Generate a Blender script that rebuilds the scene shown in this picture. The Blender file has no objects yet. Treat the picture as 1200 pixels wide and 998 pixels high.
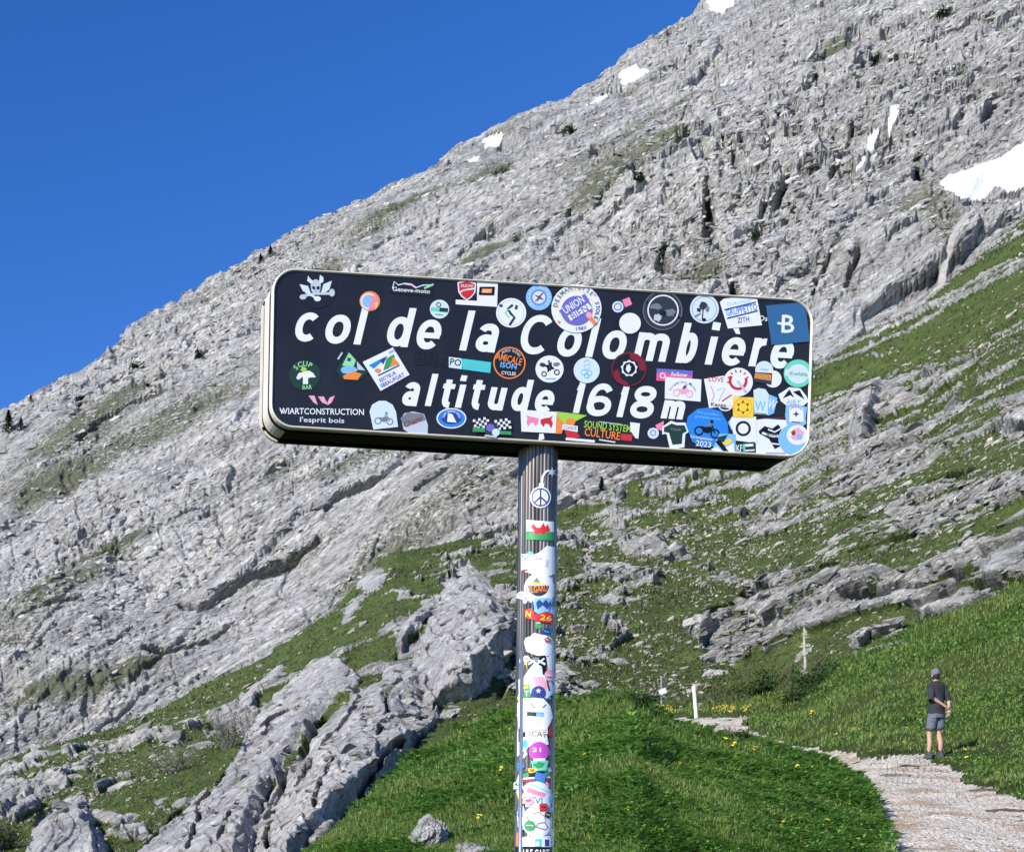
import bpy, bmesh, math, random
import numpy as np
from mathutils import Vector, Matrix

S = bpy.context.scene
COL = S.collection
random.seed(7)
rng = np.random.default_rng(11)

# ---------------------------------------------------------------- camera
FL, PX, HY, EYE = 1500.0, -40.0, 1080.0, 1.6      # focal length and principal point of the cropped shot (in 1200x998 px)
cd = bpy.data.cameras.new('camera'); cam = bpy.data.objects.new('camera', cd); COL.objects.link(cam)
cam.location = (0, 0, EYE); cam.rotation_euler = (math.radians(90), 0, 0)
cd.sensor_fit = 'HORIZONTAL'; cd.sensor_width = 36; cd.lens = FL * 36 / 1200
cd.shift_x = (600 - PX) / 1200; cd.shift_y = (HY - 499) / 1200
cd.clip_start = 0.1; cd.clip_end = 20000
S.camera = cam

# ---------------------------------------------------------------- light
SUN = Vector((-0.74, -0.46, 0.58)).normalized()    # towards the sun
el = math.asin(SUN.z); az = math.atan2(SUN.x, SUN.y)
W = bpy.data.worlds.new('World'); S.world = W; W.use_nodes = True
nt = W.node_tree; bg = nt.nodes['Background']
sky = nt.nodes.new('ShaderNodeTexSky'); sky.sky_type = 'NISHITA'; sky.sun_disc = False
sky.sun_elevation = el; sky.sun_rotation = az; sky.altitude = 1600
sky.air_density = 1.0; sky.dust_density = 0.1; sky.ozone_density = 3.0
hs = nt.nodes.new('ShaderNodeHueSaturation'); hs.inputs['Saturation'].default_value = 1.30; hs.inputs['Hue'].default_value = .514; hs.inputs['Value'].default_value = 1.42
nt.links.new(sky.outputs[0], hs.inputs['Color']); nt.links.new(hs.outputs[0], bg.inputs[0])
bg.inputs[1].default_value = 0.11
ld = bpy.data.lights.new('sun', 'SUN'); ld.energy = 5.0; ld.angle = math.radians(0.5); ld.color = (1, 0.965, 0.91)
lo = bpy.data.objects.new('sun', ld); COL.objects.link(lo)
lo.rotation_euler = SUN.to_track_quat('Z', 'Y').to_euler(); lo.location = (-20, -20, 40)
S.view_settings.view_transform = 'Standard'; S.view_settings.look = 'None'
S.view_settings.exposure = 0.46; S.view_settings.gamma = 1.0

# ---------------------------------------------------------------- helpers
def at(px, py, Y):
    return Vector(((px - PX) / FL * Y, Y, EYE + (HY - py) / FL * Y))
def atn(px, py, Y):
    return np.stack([(px - PX) / FL * Y, Y + 0 * px, EYE + (HY - py) / FL * Y], -1)

def link(o, parent=None):
    COL.objects.link(o)
    if parent is not None: o.parent = parent
    return o
def tag(o, label=None, cat=None, group=None, kind=None):
    if label: o['label'] = label
    if cat: o['category'] = cat
    if group: o['group'] = group
    if kind: o['kind'] = kind
    return o
def empty(name, loc=(0, 0, 0), rz=0):
    o = bpy.data.objects.new(name, None); COL.objects.link(o); o.location = loc; o.rotation_euler = (0, 0, rz)
    o.empty_display_size = 0.2
    return o
def fastmesh(name, V, F, mats, attrs=None, mi=None, smooth=False):
    V = np.asarray(V, np.float32); F = np.asarray(F, np.int32); k = F.shape[1]
    me = bpy.data.meshes.new(name)
    me.vertices.add(len(V)); me.vertices.foreach_set('co', V.ravel())
    me.loops.add(F.size); me.loops.foreach_set('vertex_index', F.ravel())
    me.polygons.add(len(F)); me.polygons.foreach_set('loop_start', np.arange(0, F.size, k, dtype=np.int32))
    me.polygons.foreach_set('loop_total', np.full(len(F), k, np.int32))
    if mi is not None: me.polygons.foreach_set('material_index', np.asarray(mi, np.int32))
    me.polygons.foreach_set('use_smooth', np.full(len(F), smooth, bool))
    for a, v in (attrs or {}).items():
        at_ = me.attributes.new(a, 'FLOAT', 'POINT'); at_.data.foreach_set('value', np.asarray(v, np.float32).ravel())
    me.update(calc_edges=True)
    for m in (mats if isinstance(mats, (list, tuple)) else [mats]): me.materials.append(m)
    return me
def mobj(name, me, parent=None):
    return link(bpy.data.objects.new(name, me), parent)

# ---- noise
def _h(ix, iy, iz, s):
    n = (ix.astype(np.int64) * 73856093) ^ (iy.astype(np.int64) * 19349663) ^ (iz.astype(np.int64) * 83492791) ^ (s * 2654435761)
    n &= 0xffffffff
    n = (n ^ (n >> 15)) * 2246822519 & 0xffffffff
    n = (n ^ (n >> 13)) * 3266489917 & 0xffffffff
    n ^= n >> 16
    return (n & 0xffffff) / float(0xffffff)
def vnoise(P, s=0):
    P = np.asarray(P, float); I = np.floor(P); f = P - I; f = f * f * f * (f * (f * 6 - 15) + 10)
    I = I.astype(np.int64); r = 0
    for dx in (0, 1):
        for dy in (0, 1):
            for dz in (0, 1):
                w = (f[..., 0] if dx else 1 - f[..., 0]) * (f[..., 1] if dy else 1 - f[..., 1]) * (f[..., 2] if dz else 1 - f[..., 2])
                r = r + w * _h(I[..., 0] + dx, I[..., 1] + dy, I[..., 2] + dz, s)
    return r * 2 - 1
def fbm(P, s=0, o=4, g=0.5):
    r = 0; a = 1; t = 0
    for i in range(o):
        r = r + a * vnoise(P * 2.03 ** i + 17.3 * i, s + i); t += a; a *= g
    return r / t * 1.6
def worley(u, w, s=0, jit=0.9):
    iu = np.floor(u).astype(np.int64); iw = np.floor(w).astype(np.int64); z = np.zeros_like(iu)
    F1 = np.full(u.shape, 9.); F2 = F1.copy(); ID = np.zeros_like(F1); DU = F1 * 0; DW = F1 * 0
    for a in (-1, 0, 1):
        for b in (-1, 0, 1):
            cu = iu + a; cw = iw + b
            du = cu + .5 + jit * (_h(cu, cw, z, s) - .5) - u; dw = cw + .5 + jit * (_h(cu, cw, z, s + 1) - .5) - w
            d = np.abs(du) ** 1.6 + np.abs(dw) ** 1.6
            m = d < F1
            F2 = np.where(m, F1, np.minimum(F2, d))
            ID = np.where(m, _h(cu, cw, z, s + 2), ID); DU = np.where(m, -du, DU); DW = np.where(m, -dw, DW)
            F1 = np.where(m, d, F1)
    return F1, F2, ID, DU, DW
def rnd2(ID, k): return (ID * 7919.13 * (k + 1)) % 1.0

def sstep(a, b, x):
    t = np.clip((x - a) / (b - a), 0, 1); return t * t * (3 - 2 * t)
def inpoly(px, py, poly):
    c = np.zeros(px.shape, bool); n = len(poly)
    for i in range(n):
        x1, y1 = poly[i][:2]; x2, y2 = poly[(i + 1) % n][:2]
        if y1 == y2: continue
        c ^= ((y1 > py) != (y2 > py)) & (px < (x2 - x1) * (py - y1) / (y2 - y1) + x1)
    return c
def dpoly(px, py, poly):
    d = np.full(px.shape, 1e9); n = len(poly)
    for i in range(n):
        x1, y1 = poly[i][:2]; x2, y2 = poly[(i + 1) % n][:2]
        L = (x2 - x1) ** 2 + (y2 - y1) ** 2 + 1e-9
        t = np.clip(((px - x1) * (x2 - x1) + (py - y1) * (y2 - y1)) / L, 0, 1)
        d = np.minimum(d, np.hypot(px - x1 - t * (x2 - x1), py - y1 - t * (y2 - y1)))
    return d
def blobs(px, py, L):
    r = 0
    for (x, y, rx, ry, a, s) in L:
        ca, sa = math.cos(math.radians(a)), math.sin(math.radians(a))
        u = (px - x) * ca - (py - y) * sa; w = (px - x) * sa + (py - y) * ca
        r = r + s * np.exp(-((u / rx) ** 2 + (w / ry) ** 2))
    return r

# ---------------------------------------------------------------- materials
def newmat(name):
    m = bpy.data.materials.new(name); m.use_nodes = True
    return m, m.node_tree, m.node_tree.nodes['Principled BSDF']
def N(nt, t, **k):
    n = nt.nodes.new(t)
    for a, v in k.items():
        if hasattr(n, a): setattr(n, a, v)
        else: n.inputs[a].default_value = v
    return n
def lk(nt, a, b): nt.links.new(a, b)
def ramp(nt, src, stops):
    r = N(nt, 'ShaderNodeValToRGB'); lk(nt, src, r.inputs[0]); e = r.color_ramp.elements
    while len(e) < len(stops): e.new(0.5)
    for i, (p, c) in enumerate(stops): e[i].position = p; e[i].color = (*c, 1)
    return r.outputs[0]
def mixc(nt, f, a, b, mode='MIX'):
    m = N(nt, 'ShaderNodeMix', data_type='RGBA', blend_type=mode)
    for s, i in ((f, 0), (a, 6), (b, 7)):
        if hasattr(s, 'is_linked'): lk(nt, s, m.inputs[i])
        elif i == 0: m.inputs[i].default_value = s
        else: m.inputs[i].default_value = (*s, 1)
    return m.outputs[2]
def noise(nt, vec, scale, detail=6, rough=0.6, dist=0):
    n = N(nt, 'ShaderNodeTexNoise'); n.inputs['Scale'].default_value = scale; n.inputs['Detail'].default_value = detail
    n.inputs['Roughness'].default_value = rough; n.inputs['Distortion'].default_value = dist
    lk(nt, vec, n.inputs['Vector']); return n.outputs['Fac']
def mathn(nt, op, a, b=0.0, clamp=False):
    m = N(nt, 'ShaderNodeMath', operation=op); m.use_clamp = clamp
    for s, i in ((a, 0), (b, 1)):
        if hasattr(s, 'is_linked'): lk(nt, s, m.inputs[i])
        else: m.inputs[i].default_value = s
    return m.outputs[0]
def attr(nt, name):
    return N(nt, 'ShaderNodeAttribute', attribute_name=name).outputs['Fac']
def srgb(r, g, b):
    return tuple(((c / 255) / 12.92 if c / 255 <= .04045 else ((c / 255 + .055) / 1.055) ** 2.4) for c in (r, g, b))

def rock_material(name, fine, angle=33, grassy=True, light=(0.72, 0.70, 0.665), dark=(0.21, 0.204, 0.19), bump=1.0, jd=1.0, an=(0.28, 0.6, 1.3), gcol=((.035, .055, .015), (.075, .10, .03))):
    m, nt, bs = newmat(name)
    geo = N(nt, 'ShaderNodeNewGeometry'); pos = geo.outputs['Position']
    mp = N(nt, 'ShaderNodeMapping'); mp.inputs['Rotation'].default_value = (0, math.radians(angle), 0)
    lk(nt, pos, mp.inputs['Vector'])
    mp2 = N(nt, 'ShaderNodeMapping'); mp2.inputs['Scale'].default_value = an; lk(nt, mp.outputs[0], mp2.inputs['Vector'])
    v = mp2.outputs[0]
    a = noise(nt, v, 1.6 / fine, 7, 0.68, 0.3)
    b = noise(nt, v, 0.25 / fine, 5, 0.6)
    c = ramp(nt, a, [(0.30, dark), (0.46, tuple(x * .78 for x in light)), (0.62, light), (0.8, tuple(min(1, x * 1.18) for x in light))])
    c = mixc(nt, 0.55, c, ramp(nt, b, [(0.35, (0.52, 0.51, 0.50)), (0.5, (.82, .81, .80)), (0.65, (1.0, 0.99, 0.97))]), 'MULTIPLY')
    nd = N(nt, 'ShaderNodeTexNoise'); nd.inputs['Scale'].default_value = .5 / fine; nd.inputs['Detail'].default_value = 5; lk(nt, v, nd.inputs['Vector'])
    vm = N(nt, 'ShaderNodeVectorMath', operation='MULTIPLY_ADD'); lk(nt, nd.outputs['Color'], vm.inputs[0]); vm.inputs[1].default_value = (2.2 * fine,) * 3; lk(nt, v, vm.inputs[2])
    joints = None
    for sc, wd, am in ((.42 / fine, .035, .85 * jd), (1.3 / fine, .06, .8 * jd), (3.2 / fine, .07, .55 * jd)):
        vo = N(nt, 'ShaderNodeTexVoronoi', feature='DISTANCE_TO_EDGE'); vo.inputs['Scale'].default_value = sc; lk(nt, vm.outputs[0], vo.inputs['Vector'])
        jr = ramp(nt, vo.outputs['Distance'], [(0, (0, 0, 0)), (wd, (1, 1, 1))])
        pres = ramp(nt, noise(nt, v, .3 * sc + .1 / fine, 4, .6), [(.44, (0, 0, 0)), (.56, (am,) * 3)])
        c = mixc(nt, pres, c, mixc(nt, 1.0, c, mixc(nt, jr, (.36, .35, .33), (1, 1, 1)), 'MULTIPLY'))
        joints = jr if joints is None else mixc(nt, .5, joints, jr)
    # fractured blocks: every block has its own tone and stands a little proud of or behind its neighbours
    blk = None
    for sc, am in ((1.1 / fine, .30), (2.9 / fine, .26)):
        vb = N(nt, 'ShaderNodeTexVoronoi'); vb.inputs['Scale'].default_value = sc; lk(nt, vm.outputs[0], vb.inputs['Vector'])
        sp_ = N(nt, 'ShaderNodeSeparateColor'); lk(nt, vb.outputs['Color'], sp_.inputs[0])
        c = mixc(nt, am, c, mixc(nt, 1.0, c, ramp(nt, sp_.outputs[0], [(0, (.35, .35, .35)), (.5, (1, 1, 1)), (1, (1.5, 1.5, 1.5))]), 'MULTIPLY'))
        hh = mathn(nt, 'ADD', mathn(nt, 'MULTIPLY', sp_.outputs[1], .5), mathn(nt, 'MULTIPLY', vb.outputs['Distance'], -.45))
        blk = hh if blk is None else mathn(nt, 'ADD', mathn(nt, 'MULTIPLY', blk, 1.0), mathn(nt, 'MULTIPLY', hh, .5))
    tone = attr(nt, 'tone')
    c = mixc(nt, 1.0, c, ramp(nt, tone, [(0, (.55, .55, .55)), (.5, (.92, .915, .90)), (1, (1.2, 1.18, 1.14))]), 'MULTIPLY')
    # lichen / iron staining
    st = noise(nt, pos, 0.6 / fine, 4, 0.7)
    c = mixc(nt, ramp(nt, st, [(.62, (0, 0, 0)), (.75, (.45, .45, .45))]), c, (0.30, 0.235, 0.19))
    if grassy:
        g = attr(nt, 'grass')
        gn = noise(nt, pos, 3.0 / fine, 6, 0.7); gl = noise(nt, pos, .35 / fine, 3, 0.6)
        gc = ramp(nt, mathn(nt, 'ADD', mathn(nt, 'MULTIPLY', gn, .6), mathn(nt, 'MULTIPLY', gl, .4)), [(.35, gcol[0]), (.6, gcol[1])])
        f = mathn(nt, 'ADD', g, mathn(nt, 'MULTIPLY', mathn(nt, 'SUBTRACT', noise(nt, pos, 2.2 / fine, 6, 0.75), .5), 1.6))
        f = ramp(nt, f, [(.42, (0, 0, 0)), (.56, (1, 1, 1))])
        c = mixc(nt, f, c, gc)
    lk(nt, c, bs.inputs['Base Color']); bs.inputs['Roughness'].default_value = 0.95
    bs.inputs['Specular IOR Level'].default_value = 0.15
    bp = N(nt, 'ShaderNodeBump'); bp.inputs['Strength'].default_value = 0.9; bp.inputs['Distance'].default_value = 0.5 * fine * bump
    lk(nt, mathn(nt, 'ADD', noise(nt, v, 3.2 / fine, 8, 0.72, 0.2), mathn(nt, 'ADD', mathn(nt, 'MULTIPLY', joints, .3), mathn(nt, 'MULTIPLY', blk, 1.1))), bp.inputs['Height']); lk(nt, bp.outputs[0], bs.inputs['Normal'])
    return m
M = {}
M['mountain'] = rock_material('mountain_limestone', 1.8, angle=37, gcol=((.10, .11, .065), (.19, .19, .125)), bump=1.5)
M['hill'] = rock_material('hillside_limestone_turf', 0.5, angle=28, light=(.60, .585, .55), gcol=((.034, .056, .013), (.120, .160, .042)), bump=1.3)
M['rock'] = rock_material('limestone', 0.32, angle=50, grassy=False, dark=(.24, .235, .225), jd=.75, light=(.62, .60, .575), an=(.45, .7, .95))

def grass_material(name, c0, c1, c2, scale):
    m, nt, bs = newmat(name)
    pos = N(nt, 'ShaderNodeNewGeometry').outputs['Position']
    f = mathn(nt, 'ADD', mathn(nt, 'MULTIPLY', noise(nt, pos, scale, 6, .7), .55), mathn(nt, 'MULTIPLY', noise(nt, pos, scale * .12, 3, .6), .45))
    c = ramp(nt, f, [(.33, c0), (.5, c1), (.66, c2)])
    lk(nt, c, bs.inputs['Base Color']); bs.inputs['Roughness'].default_value = 0.9; bs.inputs['Specular IOR Level'].default_value = 0.1
    bp = N(nt, 'ShaderNodeBump'); bp.inputs['Distance'].default_value = 0.12; lk(nt, noise(nt, pos, scale * 2, 8, .75), bp.inputs['Height'])
    lk(nt, bp.outputs[0], bs.inputs['Normal'])
    return m
M['turf'] = grass_material('turf', (.028, .042, .011), (.055, .080, .022), (.10, .125, .04), 5)
def blade_material(name, c0, c1, c2):
    m, nt, bs = newmat(name)
    pos = N(nt, 'ShaderNodeNewGeometry').outputs['Position']
    f = mathn(nt, 'ADD', mathn(nt, 'MULTIPLY', attr(nt, 'rnd'), .5), mathn(nt, 'MULTIPLY', noise(nt, pos, .55, 4, .65), .6))
    c = ramp(nt, f, [(.3, c0), (.55, c1), (.85, c2)])
    lk(nt, c, bs.inputs['Base Color']); bs.inputs['Roughness'].default_value = 0.6; bs.inputs['Specular IOR Level'].default_value = 0.25
    bs.inputs['Transmission Weight'].default_value = 0
    tr = N(nt, 'ShaderNodeBsdfTranslucent'); lk(nt, c, tr.inputs[0])
    mx = N(nt, 'ShaderNodeMixShader'); mx.inputs[0].default_value = .35
    lk(nt, bs.outputs[0], mx.inputs[1]); lk(nt, tr.outputs[0], mx.inputs[2])
    lk(nt, mx.outputs[0], nt.nodes['Material Output'].inputs[0])
    return m
M['blade'] = blade_material('grass_blades', (.07, .12, .020), (.15, .225, .042), (.28, .34, .11))
M['leaf'] = blade_material('meadow_leaves', (.075, .165, .026), (.16, .32, .055), (.27, .42, .10))
def plain(name, c, rough=0.6, metal=0, spec=0.5, bumpd=0, bscale=40, var=0, emis=None):
    m, nt, bs = newmat(name); bs.inputs['Base Color'].default_value = (*c, 1); bs.inputs['Roughness'].default_value = rough
    bs.inputs['Metallic'].default_value = metal; bs.inputs['Specular IOR Level'].default_value = spec
    if var or bumpd:
        tc = N(nt, 'ShaderNodeTexCoord').outputs['Object']; n = noise(nt, tc, bscale, 6, .65)
        if var:
            lk(nt, mixc(nt, 1.0, c, ramp(nt, n, [(.3, (1 - var,) * 3), (.7, (1 + var,) * 3)]), 'MULTIPLY'), bs.inputs['Base Color'])
        if bumpd:
            bp = N(nt, 'ShaderNodeBump'); bp.inputs['Distance'].default_value = bumpd; lk(nt, n, bp.inputs['Height']); lk(nt, bp.outputs[0], bs.inputs['Normal'])
    return m
M['snow'] = plain('snow', (.66, .67, .69), .7, bumpd=1.2, bscale=.16, var=.10)
def path_material():
    m, nt, bs = newmat('path_gravel')
    pos = N(nt, 'ShaderNodeNewGeometry').outputs['Position']
    vo = N(nt, 'ShaderNodeTexVoronoi'); vo.inputs['Scale'].default_value = 22; lk(nt, pos, vo.inputs['Vector'])
    c = ramp(nt, vo.outputs['Color'], [(0, (.34, .30, .235)), (.5, (.50, .445, .365)), (1, (.64, .59, .50))])
    e = ramp(nt, noise(nt, pos, 1.2, 5, .6), [(.52, (0, 0, 0)), (.62, (1, 1, 1))])
    c = mixc(nt, e, c, (.34, .25, .17))
    lk(nt, c, bs.inputs['Base Color']); bs.inputs['Roughness'].default_value = .95; bs.inputs['Specular IOR Level'].default_value = .1
    bp = N(nt, 'ShaderNodeBump'); bp.inputs['Distance'].default_value = .03; lk(nt, vo.outputs['Distance'], bp.inputs['Height']); lk(nt, bp.outputs[0], bs.inputs['Normal'])
    return m
M['path'] = path_material()
M['screem'] = plain('pale_scree', (.36, .335, .305), .95, bumpd=1.0, bscale=.6, var=.3)

# ---------------------------------------------------------------- terrain sheets
def normals(P):
    du = np.gradient(P, axis=1); dv = np.gradient(P, axis=0)
    n = np.cross(du, dv); n /= np.linalg.norm(n, axis=-1, keepdims=True) + 1e-12
    s = np.sign(np.sum(n * (np.array([0, 0, EYE]) - P), -1, keepdims=True)); s[s == 0] = 1
    return n * s
def grid_faces(ny, nx):
    i = np.arange(ny * nx).reshape(ny, nx)
    return np.stack([i[:-1, :-1], i[1:, :-1], i[1:, 1:], i[:-1, 1:]], -1).reshape(-1, 4)
def sheet(xs, top, bot, ny, power, relief, backs=()):
    """A terrain surface between an upper crest line and a lower foot line; returns px,py,P and the displaced points."""
    t = np.array(top, float); b = np.array(bot, float)
    ty, tY = np.interp(xs, t[:, 0], t[:, 1]), np.interp(xs, t[:, 0], t[:, 2])
    by, bY = np.interp(xs, b[:, 0], b[:, 1]), np.interp(xs, b[:, 0], b[:, 2])
    v = np.linspace(0, 1, ny)[:, None]
    py = ty + (by - ty) * v; inv = 1 / tY + (1 / bY - 1 / tY) * v ** power
    px = np.broadcast_to(xs, py.shape).copy(); Y = 1 / inv
    P = atn(px, py, Y); Nn = normals(P)
    # smooth the base normals a little so relief grows in one direction
    for _ in range(6):
        Nn[1:-1, 1:-1] = (Nn[1:-1, 1:-1] * 2 + Nn[2:, 1:-1] + Nn[:-2, 1:-1] + Nn[1:-1, 2:] + Nn[1:-1, :-2]) / 6
    Nn /= np.linalg.norm(Nn, axis=-1, keepdims=True)
    h, at_ = relief(px, py, P, Y)
    for ax in (0, 1):      # settle the steps to the grid so they do not tooth
        e = np.pad(h, [(1, 1) if ax == 0 else (0, 0), (1, 1) if ax == 1 else (0, 0)], 'edge')
        h = (e[:-2] + 3 * e[1:-1] + e[2:]) / 5 if ax == 0 else (e[:, :-2] + 3 * e[:, 1:-1] + e[:, 2:]) / 5
    C = np.array([0, 0, EYE]) - P; C /= np.linalg.norm(C, axis=-1, keepdims=True)
    wt = at_.pop('front', np.full(px.shape, .5))[..., None]
    D = Nn * (1 - wt) + C * wt; D /= np.linalg.norm(D, axis=-1, keepdims=True)
    Q = P + D * h[..., None]
    if backs:
        rows = []
        for (dy, dz) in reversed(backs):
            r = Q[0].copy(); r[:, 1] += dy; r[:, 2] -= dz; rows.append(r)
        B = np.stack(rows); Q = np.concatenate([B, Q]); k = len(backs)
        px = np.concatenate([np.repeat(px[:1], k, 0), px]); py = np.concatenate([np.repeat(py[:1], k, 0), py])
        Nn = np.concatenate([np.repeat(Nn[:1], k, 0), Nn])
        at_ = {a: np.concatenate([np.repeat(x[:1], k, 0), x]) for a, x in at_.items()}
    return px, py, Q, Nn, at_
def build_sheet(name, Q, at_, mat, regions, parent=None):
    """split the grid into the base object and one object per region id"""
    ny, nx = Q.shape[:2]; F = grid_faces(ny, nx); V = Q.reshape(-1, 3)
    reg = at_.pop('region').ravel().astype(int); fr = reg[F]
    fid = np.where((fr == fr[:, :1]).all(1), fr[:, 0], np.maximum(fr.min(1), 0) * 0)
    out = {}
    for rid in np.unique(fid):
        f = F[fid == rid]; u, inv = np.unique(f, return_inverse=True)
        nm, mt = (name, mat) if rid == 0 else regions[rid]
        v = V[u]; org = v.mean(0) if rid else np.zeros(3)
        me = fastmesh(nm, v - org, inv.reshape(-1, 4), mt, {a: x.ravel()[u] for a, x in at_.items()})
        o = mobj(nm, me, parent); o.location = org
        out[rid] = o
    return out

def slabs(u, w, su, sw, s, saw=0.6, crack=0.35, step=0.5):
    F1, F2, ID, DU, DW = worley(u / su, w / sw, s)
    r = rnd2(ID, 1)
    h = step * (ID - .5) * 2 + saw * (-DW) * (0.5 + r) + (rnd2(ID, 2) - .5) * .8 * DU
    h = h - crack * np.exp(-((F2 - F1) / .07) ** 2)
    return h, ID

def uw(P, ang):
    a = math.radians(ang); return P[..., 0] * math.cos(a) + P[..., 2] * math.sin(a), -P[..., 0] * math.sin(a) + P[..., 2] * math.cos(a)

# ---- the mountain ---------------------------------------------------------
inv = lambda px, py: 1 / max(.0011, (.005 + (px - 600) * 2.8e-6 + (py - 600) * 6.68e-6))
SKY_ = [(-300, 610), (-100, 535), (0, 484), (60, 452), (100, 425), (150, 385), (190, 360), (240, 330), (290, 311), (330, 288), (370, 250), (420, 232), (455, 215),
        (500, 200), (560, 165), (600, 138), (640, 118), (700, 85), (740, 58), (775, 40), (810, 14), (840, -12), (900, -50), (1000, -110), (1200, -230), (1500, -400)]
FOOT = [(-300, 1000), (0, 935), (200, 865), (330, 800), (470, 695), (600, 660), (700, 625), (900, 545), (1000, 450), (1200, 310), (1500, 150)]
def px_of(L): return [(x, y, inv(x, y)) for x, y in L]
OLIVE = [(590, 275, 150, 13, 32, .55), (700, 225, 90, 16, 34, .55), (650, 310, 110, 10, 34, .4), (150, 468, 80, 7, 28, .6), (60, 575, 70, 12, 22, .5), (330, 640, 120, 12, 27, .4), (430, 540, 90, 10, 22, .4),
         (230, 640, 90, 10, 26, .4), (60, 800, 80, 12, 20, .5), (160, 760, 70, 8, 30, .5), (1105, 265, 40, 45, 60, .5), (905, 20, 70, 8, 35, .6), (960, 60, 60, 8, 35, .5), (930, 110, 30, 50, 10, .25), (830, 300, 30, 60, 20, .3),
         (790, 120, 90, 7, 32, .6), (960, 340, 60, 20, 60, .3), (1160, 60, 60, 8, 40, .4), (560, 390, 100, 20, 30, .2), (80, 690, 60, 10, 25, .5), (240, 560, 70, 9, 28, .35), (120, 640, 60, 8, 28, .5),
         (380, 330, 40, 12, 35, .4), (480, 240, 60, 7, 30, .45)]
SLAB = [(420, 600, 160, 32, 30, 1), (680, 560, 80, 30, 25, 1), (300, 470, 80, 40, 35, .8), (980, 400, 70, 35, 50, .9), (300, 720, 90, 16, 30, .6), (150, 610, 60, 10, 30, .5), (1050, 350, 20, 90, 60, .6)]
CRAG = [(200, 400, 150, 40, 28, .8), (880, 180, 230, 130, 30, 1), (1100, 60, 160, 90, 30, .8), (130, 620, 120, 30, 20, .4)]
HOLLOW = [(1078, 190, 7, 16, 12, 1.), (830, 245, 7, 24, 0, 1.), (778, 292, 11, 13, 0, 1.), 
          (980, 185, 16, 4, 60, .8), (640, 250, 14, 3, 45, .6), (560, 270, 16, 2.5, 45, .7), (700, 250, 30, 2.4, 30, .6), (900, 150, 7, 20, 20, .7), (1040, 25, 12, 8, 0, .6), (885, 270, 6, 18, 20, .5), (745, 205, 6, 8, 0, .6), (930, 120, 10, 26, 25, .6), (950, 95, 16, 6, 50, .8), (870, 165, 5, 14, 10, .8), (915, 215, 20, 4, 55, .8), (800, 170, 18, 4, 45, .8), (700, 175, 10, 6, 30, .8), (660, 150, 9, 6, 0, .7), (1120, 90, 20, 5, 50, .8), (1000, 300, 22, 4, 60, .7), (860, 330, 6, 16, 15, .8), (1165, 120, 24, 5, 50, .7), (590, 200, 20, 4, 30, .7)]
SNOW = [[(1100, 218), (1112, 207), (1128, 203), (1150, 190), (1175, 182), (1205, 160), (1260, 130), (1260, 190), (1203, 214), (1180, 222), (1165, 219), (1150, 229), (1125, 234), (1110, 228)],
        [(722, 84), (744, 72), (764, 79), (742, 94), (728, 95)], [(680, 126), (708, 104), (722, 102), (700, 118)], [(826, 4), (845, -8), (866, -2), (846, 14), (832, 14)],
        [(1044, 132), (1060, 128), (1050, 146), (1040, 158), (1037, 150)], [(1014, 158), (1030, 152), (1026, 166), (1016, 168)], [(1000, 188), (1018, 170), (1012, 184)],
        [(566, 170), (592, 160), (584, 172), (568, 178)], [(548, 188), (570, 180), (562, 190), (550, 194)], [(832, 100), (856, 82), (848, 96)]]
def cracks(px, py, P, L, sc):
    """how deep inside a jagged joint each point is, 0..1"""
    jx = px + 5 * fbm(P * sc, 300, 3); jy = py + 5 * fbm(P * sc + 7, 301, 3); r = np.zeros(px.shape)
    for w_, line in L:
        d = np.full(px.shape, 1e9)
        for a, b in zip(line[:-1], line[1:]): d = np.minimum(d, dpoly(jx, jy, [a, b]))
        r = np.maximum(r, 1 - sstep(w_ * .35, w_ * 1.1, d * (1 + .5 * fbm(P * sc * 2 + 3, 302, 2))))
    return r
MCR = [(3.2, [(205, 687), (228, 684), (252, 671), (288, 654), (320, 645), (350, 626), (368, 618)]), (2.6, [(300, 552), (318, 545), (335, 540)]), (2.4, [(70, 632), (98, 634), (130, 642), (158, 650)]), (2.0, [(490, 575), (530, 556), (572, 540)]),
       (1.8, [(380, 590), (430, 570), (470, 545)]), (2.0, [(165, 745), (200, 738), (240, 720), (262, 708)]), (1.8, [(20, 735), (55, 722), (92, 712)]), (1.6, [(330, 735), (380, 702), (440, 668)]), (1.6, [(180, 612), (215, 596), (240, 590)]),
       (2.0, [(600, 272), (640, 250), (668, 236)]), (2.0, [(540, 292), (565, 268), (580, 262)]), (1.8, [(690, 262), (730, 232), (760, 214)]), (1.8, [(700, 110), (770, 86), (820, 58)]), (2.0, [(850, 150), (858, 185), (848, 215)]), (2.6, [(900, 175), (912, 140), (930, 112), (955, 88)]),
       (1.8, [(985, 180), (1000, 150), (1030, 118)]), (1.8, [(1050, 60), (1110, 40), (1190, 8)]), (1.6, [(860, 300), (875, 262), (900, 225)]), (1.6, [(940, 330), (985, 270), (1010, 235)]), (1.8, [(1080, 110), (1130, 90), (1200, 50)]), (1.5, [(420, 300), (470, 268), (510, 250)]), (1.5, [(240, 420), (290, 395), (330, 370)]), (1.5, [(90, 520), (150, 480), (200, 462)])]
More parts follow.
